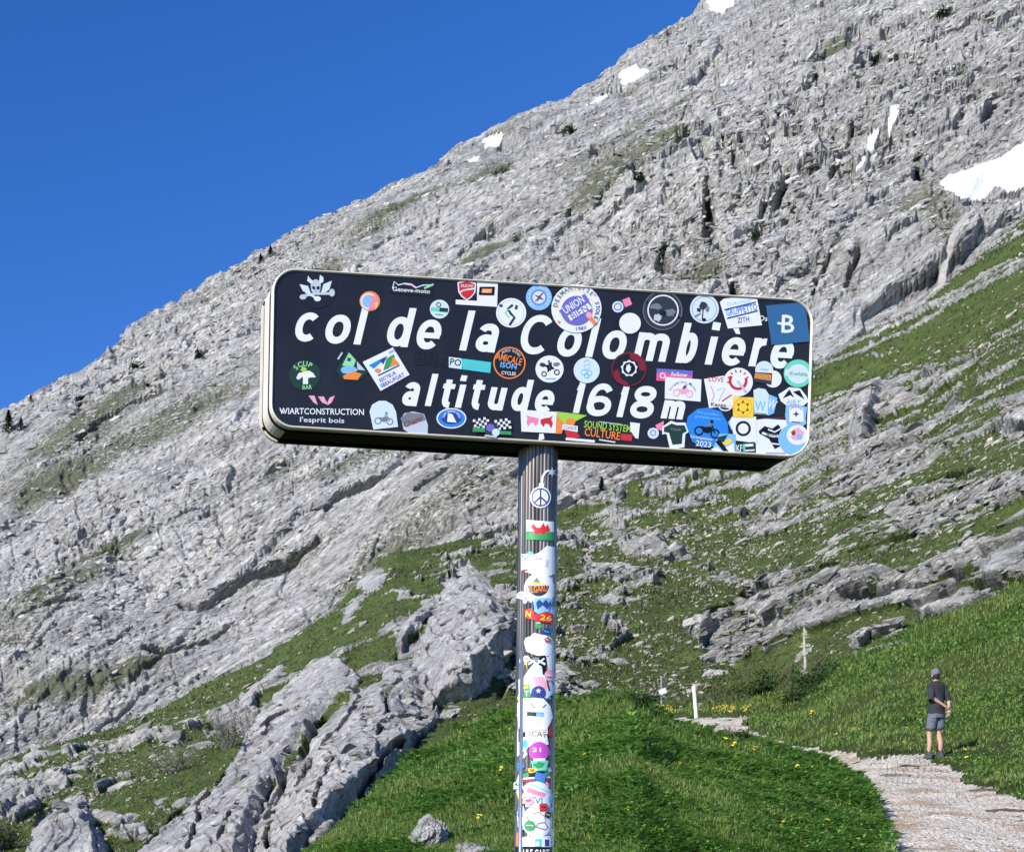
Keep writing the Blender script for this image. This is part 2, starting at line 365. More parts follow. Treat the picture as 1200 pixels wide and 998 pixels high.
HCR = [(3.0, [(470, 884), (442, 905), (425, 930)]), (2.6, [(530, 838), (512, 848), (482, 884)]), (2.6, [(382, 842), (345, 893), (322, 940), (312, 998)]), 
       (2.2, [(352, 830), (318, 845), (302, 872)]), (2.0, [(366, 868), (338, 900)]), (2.2, [(420, 818), (408, 845), (388, 870), (350, 925)]), (2.0, [(262, 908), (236, 942), (226, 1000)]), (1.8, [(212, 945), (180, 972), (152, 1000)]), (1.6, [(468, 800), (450, 830), (455, 850)]), (1.8, [(498, 845), (470, 850), (440, 870)]),
       (2.6, [(1005, 612), (1040, 606), (1075, 592)]), (3.2, [(1000, 708), (1060, 700), (1110, 690), (1150, 682)]), (2.8, [(1005, 655), (1050, 645), (1090, 632)]), (2.4, [(910, 700), (950, 680), (990, 672)]), (2.0, [(1090, 570), (1140, 556)]), (2.2, [(830, 720), (868, 700), (900, 690)]), (1.8, [(60, 965), (75, 985)]), (1.8, [(395, 905), (372, 960)]), (1.6, [(280, 950), (262, 998)])]
def mount_relief(px, py, P, Y):
    q = P * .02
    lf = 1 - sstep(420, 760, px + .5 * (py - 400))      # the left flank is flatter and more regularly bedded
    wx = fbm(P * .03, 5, 3) * 7; wz = fbm(P * .03 + 40, 6, 3) * (5 - 2.5 * lf)
    u, w = uw(P, 35); u = u + wx; w = w + wz
    sm = np.clip(blobs(px, py, SLAB) + .25 * fbm(P * .02, 31, 3), 0, 1); cr = np.clip(blobs(px, py, CRAG) + .3 * fbm(P * .025, 33, 3), 0, 1)
    rough = 1 - .72 * sm
    g3, i3 = slabs(u, w, 60, 13, 10, saw=.9, crack=.1, step=.4)
    g2, i2 = slabs(u, w, 17, 3.6, 20, saw=.75, crack=.5, step=.45)
    g1, i1 = slabs(u, w, 5.5, 1.4, 30, saw=.7, crack=.5, step=.5)
    u2, w2 = uw(P, 66); u2 = u2 - wz; w2 = w2 + wx
    c2, j2 = slabs(u2, w2, 11, 5, 40, saw=.6, crack=.6, step=.5)
    c1, j1 = slabs(u2, w2, 4.2, 2.2, 50, saw=.6, crack=.7, step=.6)
    big = fbm(q, 1, 4)
    cF1, cF2, cI, _, _ = worley(u / 26, w / 2.1, 90); cr_n = np.exp(-((cF2 - cF1) / .045) ** 2) * sstep(-.1, .3, fbm(P * .03 + 7, 91, 3))
    dF1, dF2, dI, _, _ = worley(u2 / 9 + .3 * wx, w2 / 4.5, 94); cr_m = np.exp(-((dF2 - dF1) / .05) ** 2)
    pit = sstep(.42, .62, fbm(np.stack([u2 * .09, w2 * .16, u2 * 0], -1), 97, 4)) * (.25 + cr)
    h = 6 * big + 2.2 * g3 * (1 - .5 * sm) * (1 - .62 * lf) + (1 - cr) * rough * (1 - .5 * lf) * (1.5 * g2 + 1.0 * g1) + cr * (2.0 * c2 + 1.5 * c1) + .5 * rough * (1 - .5 * lf) * fbm(P * .6, 60, 4) - 3.5 * pit
    h = h - 1.8 * (1 - .5 * sm) * (1 - .35 * lf) * cr_n - 1.6 * cr_m * (.35 + .65 * cr) * (1 - .7 * sm)
    h = h - 7.0 * sstep(.25, .6, blobs(px, py, HOLLOW) + .12 * fbm(P * .2, 88, 3))
    h = h - 5.0 * cracks(px, py, P, MCR, .12)
    gm = .37 + blobs(px, py, OLIVE) + .42 * fbm(np.stack([u * .02, w * .07, u * 0], -1), 70, 4) - .12 * sm - .22 * cr - .14 + .2 * sstep(700, 860, py)
    tone = .5 + .3 * (i2 - .5) + .3 * (i1 - .5) + .12 * sm + .2 * fbm(P * .015, 77, 3)
    gul = [(1128, 250), (1135, 254), (1106, 312), (1072, 372), (1015, 418), (965, 436), (962, 428), (1008, 406), (1060, 366), (1099, 306)]
    tone = tone + 0 * np.exp(-(dpoly(px, py, [(1130, 255), (1098, 310), (1062, 370), (1000, 412), (1062, 370), (1098, 310)]) / 5.) ** 2)
    reg = np.zeros(px.shape)
    jx = px + 3 * fbm(P * .12, 80, 3); jy = py + 2.2 * fbm(P * .12 + 9, 81, 3)
    for i, p in enumerate(SNOW):
        m = inpoly(jx, jy, p); reg = np.where(m, i + 1, reg)
    reg = np.where((reg == 0) & inpoly(jx, jy, gul), len(SNOW) + 1, reg)
    hb = h.copy()
    for _ in range(3):
        for ax in (0, 1):
            e = np.pad(hb, [(5, 5) if ax == 0 else (0, 0), (5, 5) if ax == 1 else (0, 0)], 'edge'); n_ = hb.shape[ax]
            hb = sum(e[k:k + n_] if ax == 0 else e[:, k:k + n_] for k in range(11)) / 11
    h = np.where(reg > 0, hb + .25 + .3 * fbm(P * .25, 92, 3), h)
    return h, dict(grass=gm, tone=np.clip(tone, 0, 1), region=reg)
xs = np.linspace(-50, 1290, 1120)
px, py, Q, Nn, A = sheet(xs, px_of(SKY_), px_of(FOOT), 350, 1.0, mount_relief, backs=((4, 1), (30, 30), (160, 190), (700, 900)))
MT = (px, py, Q, Nn)
mo = build_sheet('mountain', Q, A, M['mountain'], {**{i + 1: ('snow_patch', M['snow']) for i in range(len(SNOW))}, len(SNOW) + 1: ('scree_gully', M['screem'])})
if len(SNOW) + 1 in mo: tag(mo[len(SNOW) + 1], kind='structure', label='pale scree gully running down from below the big snow field')
tag(mo[0], kind='structure', label='pale grey limestone mountain face with slanting slabs and olive turf streaks')
SNL = ['largest white snow field beside the dark gully at the right edge', 'small white snow patch high on the skyline, nearer the summit', 'thin sloping snow sliver just below the skyline patch', 'white snow patch at the very top edge of the ridge',
       'upper snow scrap in the crag left of the big snow field', 'middle snow scrap of the three in the crag gully', 'lowest thin snow scrap of the three in the crag gully', 'faint small snow spot on the middle ridge', 'lower faint snow spot on the middle ridge', 'narrow slanting snow sliver under the summit rocks']
for i in range(len(SNOW)):
    if i + 1 in mo: tag(mo[i + 1], SNL[i], kind='structure')

# ---- the rocky hillside ---------------------------------------------------
HT = [(-300, 960, 100), (-100, 930, 110), (0, 895, 115), (130, 850, 112), (230, 800, 108), (330, 752, 105), (400, 700, 110), (460, 652, 118), (520, 638, 120), (580, 620, 125), (625, 605, 130), (655, 596, 130), (690, 588, 130), (720, 576, 130),
      (790, 553, 135), (880, 520, 140), (950, 440, 150), (1020, 395, 155), (1080, 362, 155), (1120, 322, 158), (1160, 285, 160), (1200, 250, 165), (1300, 180, 170), (1500, 60, 180)]
HB = [(-300, 1200, 26), (0, 1120, 28), (300, 1100, 27), (420, 1060, 28), (600, 880, 42), (700, 880, 46), (900, 880, 44), (1000, 800, 44), (1200, 740, 40), (1500, 620, 38)]
BIAS = [(1050, 640, 150, 42, 22, 1.0), (900, 725, 120, 26, 30, 1.0), (1010, 480, 60, 55, 40, .55), (1000, 560, 110, 24, 22, .9), (1120, 600, 90, 25, 18, .8), (1150, 500, 60, 30, 20, .45), (740, 660, 70, 45, 20, .4), (660, 790, 55, 32, 0, 1.0), (650, 700, 25, 50, 0, .4),
        (610, 730, 20, 60, 10, .9), (700, 600, 50, 14, 25, .5), (920, 545, 50, 30, 30, .3), (850, 680, 50, 30, 25, .5), (790, 800, 50, 20, 20, .5), (1030, 750, 50, 10, 20, .9), (1150, 700, 60, 12, 15, .9), (100, 900, 90, 14, 30, .5), (60, 955, 40, 30, 40, .6), (330, 860, 50, 60, 45, .5),
        (230, 860, 60, 6, 35, .5), (180, 930, 60, 30, 40, .5), (1130, 260, 60, 8, 35, .3),
        (420, 720, 95, 40, 38, -1), (540, 635, 70, 14, 12, -.7), (830, 590, 90, 18, 15, -.5), (1150, 380, 90, 60, 30, -.6), (740, 750, 60, 14, 10, -.6), (890, 800, 100, 22, 5, -1.2), (250, 800, 80, 14, 28, -1), (120, 870, 60, 10, 28, -.7), (270, 900, 60, 20, 30, -.6),
        (870, 640, 60, 14, 20, -.6), (680, 740, 30, 12, 0, -.4), (1180, 560, 50, 14, 0, -.4), (560, 700, 60, 60, 0, -.3), (500, 900, 120, 60, 40, -1.2)]
OUT = [  # name, outline, height (m), edge width px, label
    ('limestone_outcrop', [(545, 663), (566, 672), (590, 700), (604, 724), (600, 762), (578, 802), (552, 822), (500, 832), (482, 800), (486, 770), (498, 735), (508, 700), (522, 680)], 3.0, 20, 'large pale pyramid shaped limestone outcrop left of the sign pole'),
    ('limestone_outcrop', [(482, 772), (500, 834), (540, 832), (520, 846), (480, 885), (430, 930), (372, 982), (340, 1030), (285, 1030), (305, 955), (338, 900), (380, 845), (432, 800), (458, 780)], 1.5, 18, 'long limestone rib running down left from the pyramid rock along the grass edge'),
    ('limestone_outcrop', [(398, 768), (420, 790), (378, 835), (335, 890), (308, 945), (280, 1030), (120, 1030), (185, 965), (255, 915), (286, 872), (298, 836), (332, 800), (370, 768)], 1.2, 20, 'broad cracked limestone crag at the bottom left of the slope'),
    ('limestone_outcrop', [(14, 1030), (45, 962), (84, 934), (106, 940), (112, 965), (128, 990), (110, 1030)], 1.4, 9, 'jagged limestone boulder at the bottom left corner'),
    ('limestone_outcrop', [(355, 668), (420, 660), (456, 672), (448, 686), (425, 700), (412, 722), (395, 730), (408, 704), (430, 690)], .7, 6, 'narrow slanting slab high on the grass left of the pyramid rock'),
    ('limestone_outcrop', [(462, 748), (476, 722), (505, 698), (512, 704), (498, 722), (480, 738), (468, 754)], .9, 5, 'slim rock fin leaning on the left side of the pyramid rock'),
    ('limestone_outcrop', [(268, 842), (290, 808), (326, 778), (334, 782), (304, 812), (276, 844)], .8, 5, 'thin slab edge slanting up through the lower left turf'),
    ('limestone_outcrop', [(995, 760), (1000, 742), (1024, 736), (1062, 728), (1060, 744), (1030, 754), (1008, 770)], 1.3, 6, 'low dark based rock at the top of the right meadow'),
    ('limestone_outcrop', [(990, 470), (1000, 450), (1030, 440), (1034, 460), (1022, 495), (1004, 520), (992, 505)], 2.5, 7, 'upright blocky outcrop on the turf right of the sign panel'),
    ('limestone_outcrop', [(1165, 495), (1185, 480), (1215, 478), (1215, 510), (1175, 515)], 2.2, 7, 'rounded grey outcrop cut by the right edge of the frame'),
]
def hill_relief(px, py, P, Y):
    k = Y / 60.0
    wx = fbm(P * .12, 105, 3) * 1.6; wz = fbm(P * .12 + 40, 106, 3) * 1.1
    u, w = uw(P, 27); u = u + wx; w = w + wz
    g3, i3 = slabs(u, w, 11, 3.4, 110, saw=1.3, crack=.2, step=.35)
    g2, i2 = slabs(u, w, 3.6, 1.3, 120, saw=1.0, crack=.5, step=.5)
    g1, i1 = slabs(u, w, 1.2, .5, 130, saw=.8, crack=.5, step=.5)
    b = blobs(px, py, BIAS)
    n = .5 * fbm(np.stack([u * .1, w * .22, u * 0], -1), 140, 4) + .42 * fbm(np.stack([u * .45, w * .8, u * 0], -1), 150, 3)
    q1, q2, i5, _, _ = worley(u / 2.6, w / 1.1, 155); gap = np.exp(-((q2 - q1) / .13) ** 2); _, _, i6, _, _ = worley(u / .9, w / .55, 158)
    rm = sstep(-.01, .07, b * .46 + n * 1.15 - .32 + 1.0 * (i5 - .5) + .5 * (i6 - .5) + .3 * (i2 - .5))
    h = .9 * fbm(P * .05, 160, 4) * k + .10 * fbm(P * 1.1, 161, 4)
    rk = .7 * g3 * sstep(.3, .9, b) + .8 * g2 + .5 * g1 + .5 + .9 * (i5 - .5) - .8 * gap
    h = h + rm * rk * (.62 + .22 * k) * .85
    reg = np.zeros(px.shape)
    jx = px + 4.5 * fbm(P * .5, 170, 3); jy = py + 4.5 * fbm(P * .5 + 9, 171, 3)
    us, ws = uw(P, 58); us = us + wx * .4; ws = ws + wz * .4
    s3, k3 = slabs(us, ws, 9, 2.6, 180, saw=.9, crack=.3, step=.5)
    s2, k2 = slabs(us, ws, 2.2, .8, 182, saw=.9, crack=.8, step=.45)
    s1, k1 = slabs(us, ws, .7, .35, 184, saw=.5, crack=.5, step=.4)
    for i, (nm, poly, hh, ew, lb) in enumerate(OUT):
        m = inpoly(jx, jy, poly); d = dpoly(jx, jy, poly)
        # planar faces: gentle on the sunny upper left, steep and shaded on the lower right
        ar = sum(poly[k][0] * poly[(k + 1) % len(poly)][1] - poly[(k + 1) % len(poly)][0] * poly[k][1] for k in range(len(poly)))
        pr = np.full(px.shape, 9.)
        for k in range(len(poly)):
            a_, b_ = poly[k], poly[(k + 1) % len(poly)]; ex, ey = b_[0] - a_[0], b_[1] - a_[1]; L_ = math.hypot(ex, ey) or 1
            nx_, ny_ = (ey / L_, -ex / L_) if ar > 0 else (-ey / L_, ex / L_)        # outward
            st_ = 1 / (ew * (2.6 - 2.1 * max(0, min(1, .5 + .5 * (nx_ * .8 + ny_ * .6)))))
            pr = np.minimum(pr, (dpoly(jx, jy, [a_, b_]) + 1.5 * (i5 - .5)) * st_)
        pr = np.clip(pr, 0, 1.15)
        sz = min(1, hh / 2)
        hb = hh * (.8 * pr + .25 * pr * (k3 - .2)) + sz * (.22 * s3 + .34 * s2 + .26 * s1) + .06 * fbm(P * 1.6, 195, 4)
        h = np.where(m, h * .3 + hb, h); reg = np.where(m, i + 1, reg); rm = np.where(m, 1, rm)
    h = h - 1.5 * (.5 + .5 * k) * cracks(px, py, P, HCR, .5)
    # a dark cleft right of the pyramid rock and ledge overhangs
    h = h - 1.6 * np.clip(blobs(px, py, [(606, 745, 4, 26, -10, 1), (592, 800, 4, 16, -25, .7)]), 0, 1)
    gm = np.where(reg > 0, 1.0 - rm, 1.0 - rm * (1 - .75 * gap * (.5 + n)))
    gm = gm + .12 * np.exp(-(h / .4) ** 2) * 0
    tone = .5 + .35 * (i2 - .5) + .3 * (i1 - .5) + .15 * fbm(P * .2, 190, 3)
    return h, dict(grass=gm, tone=np.clip(tone, 0, 1), region=reg, rm=rm, front=np.where(reg > 0, .72, .5))
xs = np.linspace(-50, 1290, 1010)
px, py, Q, Nn, A = sheet(xs, HT, HB, 325, 1.0, hill_relief, backs=((3, 1.0), (15, 14), (60, 70)))
HS = (px, py, Q, Nn, A.pop('rm'))
ho = build_sheet('hillside', Q, A, M['hill'], {i + 1: (o[0], M['rock']) for i, o in enumerate(OUT)})
tag(ho[0], kind='structure', label='green turf hillside broken by ledges of limestone')
for i, o in enumerate(OUT):
    if i + 1 in ho: tag(ho[i + 1], o[4], 'rock outcrop', 'limestone outcrops on the hillside')

# ---- near slope with the path --------------------------------------------
CP = np.array([(1500, 560, 44), (1200, 680, 42), (1000, 765, 45), (870, 830, 46), (760, 835, 48), (600, 838, 44), (560, 900, 34), (830, 846, 42), (880, 858, 37), (950, 882, 31), (1095, 888, 25), (1200, 850, 27), (1200, 780, 33), (1100, 800, 35),
               (1200, 935, 18.5), (1200, 998, 14.5), (1040, 998, 14.3), (1008, 905, 23), (1200, 1100, 11), (1000, 1100, 10.5), (1500, 935, 20), (1500, 1100, 11), (1500, 750, 32), (700, 1100, 10), (700, 900, 30), (900, 950, 19), (560, 1100, 10), (1100, 940, 18.2)], float)
def tps(C, px, py):
    X = C[:, :2] / 300; v = 1 / C[:, 2]; n = len(C)
    K = lambda a, b: (lambda r: np.where(r > 0, r * r * np.log(r + 1e-12), 0))(np.hypot(a[..., None, 0] - b[:, 0], a[..., None, 1] - b[:, 1]))
    A_ = np.zeros((n + 3, n + 3)); A_[:n, :n] = K(X, X) + np.eye(n) * 1e-3; A_[:n, n] = 1; A_[:n, n + 1:] = X; A_[n, :n] = 1; A_[n + 1:, :n] = X.T
    s = np.linalg.solve(A_, np.r_[v, 0, 0, 0]); g = np.stack([px, py], -1) / 300
    return K(g, X) @ s[:n] + s[n] + g @ s[n + 1:]
CT = [(540, 850), (600, 842), (700, 838), (760, 834), (870, 828), (905, 808), (940, 792), (1000, 766), (1040, 748), (1100, 722), (1160, 698), (1200, 682), (1500, 560)]
PATH = [[(772, 838), (812, 839), (884, 834), (872, 846), (880, 856), (900, 864), (960, 874), (1000, 881), (1050, 880), (1090, 884), (1132, 904), (1170, 922), (1200, 932), (1440, 1010), (1440, 1120), (1030, 1120), (1040, 1000), (1028, 950), (1004, 906), (960, 890), (880, 868), (835, 860), (800, 852)]]
xs = np.linspace(540, 1420, 440); ty = np.interp(xs, [c[0] for c in CT], [c[1] for c in CT]); v = np.linspace(0, 1, 200)[:, None]
py = ty + (1120 - ty) * v; px = np.broadcast_to(xs, py.shape).copy(); Y = 1 / np.clip(tps(CP, px, py), 1 / 60, 1 / 5)
P = atn(px, py, Y); Nn = normals(P)
jx = px + 13 * fbm(P * .9, 200, 4); jy = py + 4 * fbm(P * 1.2 + 5, 201, 3)
pm = inpoly(jx, jy, PATH[0])
h = np.where(pm, .035 * fbm(P * 2.2, 202, 4) - .05, .12 * fbm(P * .5, 203, 4) + .05 * fbm(P * 3, 204, 3))
st, sid = slabs(P[..., 0] * 1.0, P[..., 1] * 1.0, .9, .5, 205, saw=.1, crack=.5, step=.5)
stm = np.clip(blobs(px, py, [(1060, 898, 75, 16, -8, 1.1), (1150, 925, 60, 9, -20, .7)]), 0, 1)
h = h + np.where(pm, .03 * st * stm, 0)
Q = P + Nn * h[..., None]
back = Q[0] + np.array([0, 8, -6])
Q = np.concatenate([back[None], Q]); px = np.concatenate([px[:1], px]); py = np.concatenate([py[:1], py]); pm = np.concatenate([pm[:1], pm]); Nn = np.concatenate([Nn[:1], Nn])
NS = (px, py, Q, Nn, pm)
so = build_sheet('grass_slope', Q, dict(region=pm.astype(float)), M['turf'], {1: ('path', M['path'])})
tag(so[0], kind='structure'); tag(so[1], kind='structure', label='stony pale gravel footpath climbing to the right')
# ---- foreground bank ------------------------------------------------------
BT = [(-300, 1460, 7), (0, 1330, 9), (250, 1110, 14), (360, 1000, 17), (420, 944, 19), (480, 892, 22), (540, 858, 24), (600, 834, 25), (640, 822, 23), (700, 815, 21), (740, 812, 20), (768, 836, 20), (790, 852, 20), (840, 866, 20), (890, 869, 20.5), (960, 890, 20.5), (1003, 910, 20), (1030, 950, 16.8), (1045, 1000, 13.6), (1080, 1120, 9.6), (1130, 1300, 6.6), (1500, 1500, 5.5)]
BB = [(-300, 1560, 5), (1500, 1560, 5)]
def bank_relief(px, py, P, Y):
    h = .16 * fbm(P * .45, 210, 4) + .07 * fbm(P * 2.0, 211, 4)
    return h, dict(region=px * 0)
xs = np.linspace(-100, 1400, 320)
px, py, Q, Nn, A = sheet(xs, BT, BB, 190, 1.0, bank_relief, backs=((.5, .5), (3, 3)))
FB = (px, py, Q, Nn)
bo = build_sheet('grass_bank', Q, A, M['turf'], {})
tag(bo[0], kind='structure')
# ---- valley ground under the camera --------------------------------------
m = bpy.data.meshes.new('ground'); bm = bmesh.new()
R = [0, 3, 8, 30, 120, 600, 4000]; prev = None
for r in R[1:]:
    ring = [bm.verts.new((r * math.cos(a), r * math.sin(a), -.02 - (r / 4000) * 120)) for a in [i * math.tau / 48 for i in range(48)]]
    if prev is None: bm.faces.new(ring)
    else:
        for i in range(48): bm.faces.new((prev[i], ring[i], ring[(i + 1) % 48], prev[(i + 1) % 48]))
    prev = ring
bm.to_mesh(m); bm.free(); m.materials.append(M['turf']); tag(mobj('ground', m), kind='structure')

# ================================================================ the sign
M['cream'] = plain('rim_anodised', (.74, .64, .52), .45, metal=.1, var=.08, bscale=12)
M['face'] = plain('sign_black', (.016, .016, .020), .33, spec=.4, var=.3, bscale=6)
M['under'] = plain('sign_body_black', (.006, .0055, .006), .6, spec=.15)
M['white'] = plain('letter_white', (.80, .81, .83), .5, var=.05, bscale=30)
def pole_material():
    m, nt, bs = newmat('pole_metal'); tc = N(nt, 'ShaderNodeTexCoord').outputs['Object']
    mp = N(nt, 'ShaderNodeMapping'); mp.inputs['Scale'].default_value = (1, 1, .04); lk(nt, tc, mp.inputs['Vector'])
    c = ramp(nt, noise(nt, mp.outputs[0], 60, 4, .6), [(.35, (.07, .058, .05)), (.65, (.25, .215, .185))])
    lk(nt, c, bs.inputs['Base Color']); bs.inputs['Metallic'].default_value = .75; bs.inputs['Roughness'].default_value = .34
    return m
M['pole'] = pole_material()
_cols = dict(k=(14, 14, 20), w=(246, 246, 250), wb=(222, 236, 248), g=(60, 150, 85), lg=(150, 215, 150), t=(110, 205, 175), r=(205, 45, 50), dr=(130, 35, 45), p=(240, 130, 165), b=(45, 130, 215), lb=(130, 185, 240), nb=(50, 65, 130), db=(52, 100, 142),
             pu=(112, 104, 185), y=(250, 205, 60), o=(240, 135, 60), gy=(120, 122, 130), dg=(52, 56, 62), mg=(190, 195, 205), tq=(70, 195, 205), dgn=(35, 60, 50), pk=(235, 165, 185), br=(120, 75, 40), ig=(225, 95, 140), lm=(160, 205, 70), vio=(190, 75, 180), sk=(30, 31, 37))
def cm(k):
    if 'st_' + k not in M:
        M['st_' + k] = plain('print_' + k, srgb(*_cols[k]), .42, spec=.35)
        if k == 'w' or k == 'wb':
            M['st_' + k] = plain('print_' + k, tuple(c * .86 for c in srgb(*_cols[k])), .42, spec=.35)
    return M['st_' + k]

D0 = 3.75
CN = [(319.5, 313.5), (953.5, 351.7), (947.5, 537.3), (316.0, 500.3)]
_r = [np.array([(x - PX) / FL, 1, (HY - y) / FL]) for x, y in CN]
_s = np.linalg.solve(np.stack([_r[1], -_r[2], _r[3]], 1), _r[0]); _D = [D0, _s[0] * D0, _s[1] * D0, _s[2] * D0]
TL, TR, BR, BL = [Vector(_r[i] * _D[i]) + Vector((0, 0, EYE)) for i in range(4)]
SU = (TR - TL + BR - BL) / 2; SW = SU.length; SU.normalize(); SV = (TL - BL + TR - BR) / 2; SH = SV.length; SV.normalize()
SN = SV.cross(SU).normalized(); SN = SN if SN.y > 0 else -SN       # into the panel
SO = BL.copy()
def sp(a, b, c=0): return SO + SU * a + SV * b + SN * c
def panel_pt(px, py, off=0):
    d = Vector(((px - PX) / FL, 1, (HY - py) / FL)); o = Vector((0, 0, EYE)); q = SO - SN * off
    return o + d * ((q - o).dot(SN) / d.dot(SN))

pole_x = lambda py: 630.3 - (py - 545) * .0105
PR = .0545; PYY = 3.75 + .096
pole_top = at(pole_x(525), 525, PYY); pole_bot_z = -.05
_a = at(pole_x(540), 540, PYY); _b = at(pole_x(998), 998, PYY); pole_dir = (_a - _b).normalized()
pole_foot = _a + pole_dir * ((pole_bot_z - _a.z) / pole_dir.z)
sign = empty('road_sign', pole_foot)
tag(sign, 'long black mountain pass sign covered in stickers on a fluted metal pole', 'sign')
def child(o, parent):
    o.parent = parent; o.matrix_parent_inverse = Matrix.Identity(4)
    return o
def wmesh(name, verts, faces, mats, mi=None, parent=sign, org=None, smooth=False):
    """mesh given in world coordinates, stored about its own origin and parented"""
    org = org or sum((Vector(v) for v in verts), Vector()) / max(1, len(verts))
    me = bpy.data.meshes.new(name); me.from_pydata([tuple(Vector(v) - org) for v in verts], [], faces)
    for m in (mats if isinstance(mats, (list, tuple)) else [mats]): me.materials.append(m)
    if mi: me.polygons.foreach_set('material_index', mi)
    me.polygons.foreach_set('use_smooth', [smooth] * len(me.polygons)); me.update()
    o = link(bpy.data.objects.new(name, me)); par_org = parent['_org'] if parent is not None and '_org' in parent else (parent.location if parent is not None else Vector())
    o.parent = parent; o.location = org - Vector(par_org)
    return o
WORG = {}
def setorg(o, v): WORG[o.name] = Vector(v)
def wchild(name, verts, faces, mats, mi=None, parent=None, smooth=False, org=None):
    org = org or sum((Vector(v) for v in verts), Vector()) / max(1, len(verts))
    me = bpy.data.meshes.new(name); me.from_pydata([tuple(Vector(v) - org) for v in verts], [], faces)
    for m in (mats if isinstance(mats, (list, tuple)) else [mats]): me.materials.append(m)
    if mi is not None: me.polygons.foreach_set('material_index', mi)
    me.polygons.foreach_set('use_smooth', [smooth] * len(me.polygons)); me.update()
    o = link(bpy.data.objects.new(name, me))
    if parent is not None:
        o.parent = parent; o.location = org - WORG[parent.name]
    else: o.location = org
    WORG[o.name] = org
    return o
setorg(sign, pole_foot)

def rrect(ins, rad, n=9):
    w, h = SW - 2 * ins, SH - 2 * ins; r = max(.003, rad - ins); pts = []
    for cx, cy, a0 in ((w - r, h - r, 0), (r, h - r, 90), (r, r, 180), (w - r, r, 270)):
        for i in range(n):
            a = math.radians(a0 + 90 * i / (n - 1)); pts.append((ins + cx + r * math.cos(a), ins + cy + r * math.sin(a)))
    return pts
RAD = .068
def loft(loops, cap0=False, cap1=False):
    """loops: list of (2d points, depth)"""
    V = []; F = []; n = len(loops[0][0])
    for pts, c in loops: V += [sp(a, b, c) for a, b in pts]
    for k in range(len(loops) - 1):
        for i in range(n): F.append((k * n + i, k * n + (i + 1) % n, (k + 1) * n + (i + 1) % n, (k + 1) * n + i))
    if cap0: F.append(tuple(range(n)))
    if cap1: F.append(tuple(reversed(range((len(loops) - 1) * n, len(loops) * n))))
    return V, F
def side_mi(loops, F, V):
    mi = []
    for f in F:
        c = sum((Vector(V[i]) for i in f), Vector()) / len(f) - SO
        a = c.dot(SU); b = c.dot(SV)
        d = c.dot(SN); mi.append(1 if (a > .058 and b < SH * .5) or .0145 < d < .0375 or .0985 < d < .1225 else 0)
    return mi
V, F = loft([(rrect(.0065, RAD), 0)], cap0=True); face = wchild('front_panel', V, F, M['face'], parent=sign)
L = [(rrect(.0075, RAD), .001), (rrect(.0068, RAD), -.003), (rrect(.004, RAD), -.0052), (rrect(.0012, RAD), -.004), (rrect(0, RAD), 0), (rrect(0, RAD), .014), (rrect(.006, RAD), .016)]
V, F = loft(L); wchild('front_rim', V, F, M['cream'], parent=sign)
L = [(rrect(.010, RAD), .014), (rrect(.010, RAD), .036), (rrect(.002, RAD), .038), (rrect(.002, RAD), .098), (rrect(.010, RAD), .100), (rrect(.010, RAD), .124)]
V, F = loft(L); wchild('panel_body', V, F, [M['cream'], M['under']], side_mi(L, F, V), parent=sign)
L = [(rrect(.006, RAD), .122), (rrect(0, RAD), .123), (rrect(0, RAD), .133), (rrect(.004, RAD), .137)]
V, F = loft(L, cap1=True); wchild('back_panel', V, F, [M['cream'], M['under']], side_mi(L, F, V), parent=sign)
# fluted pole
V = []; F = []; nf = 30; ns = nf * 6; Lz = (pole_top.z + .0 - pole_foot.z) / pole_dir.z
for k in range(2):
    c = pole_foot + pole_dir * (Lz * k)
    for i in range(ns):
        a = math.tau * i / ns; fl = abs(math.sin(a * nf / 2)); r = PR * (1 - .045 * (1 - fl) ** 1.5)
        V.append(c + Vector((r * math.cos(a), r * math.sin(a), 0)))
F = [(i, (i + 1) % ns, ns + (i + 1) % ns, ns + i) for i in range(ns)]
pole = wchild('pole', V, F, M['pole'], parent=sign)
# slim edge channel running down the left of the pole, and the socket collar under the box
V = []; F = []
def tube(P0, P1, r, n=10, r1=None):
    P0 = Vector(P0); P1 = Vector(P1); d = (P1 - P0).normalized(); x = d.orthogonal().normalized(); y = d.cross(x); V = []
    for P, rr in ((P0, r), (P1, r if r1 is None else r1)):
        for i in range(n):
            a = math.tau * i / n; V.append(P + x * rr * math.cos(a) + y * rr * math.sin(a))
    F = [(i, (i + 1) % n, n + (i + 1) % n, n + i) for i in range(n)] + [tuple(reversed(range(n))), tuple(range(n, 2 * n))]
    return V, F
q0 = pole_foot + Vector((-PR * .93, -PR * .45, 0)); q1 = q0 + pole_dir * (Lz * .80)
V, F = tube(q0, q1, .0065); wchild('edge_channel', V, F, plain('channel_steel', (.42, .46, .52), .3, metal=.8), parent=sign, smooth=True)
c0 = pole_foot + pole_dir * Lz
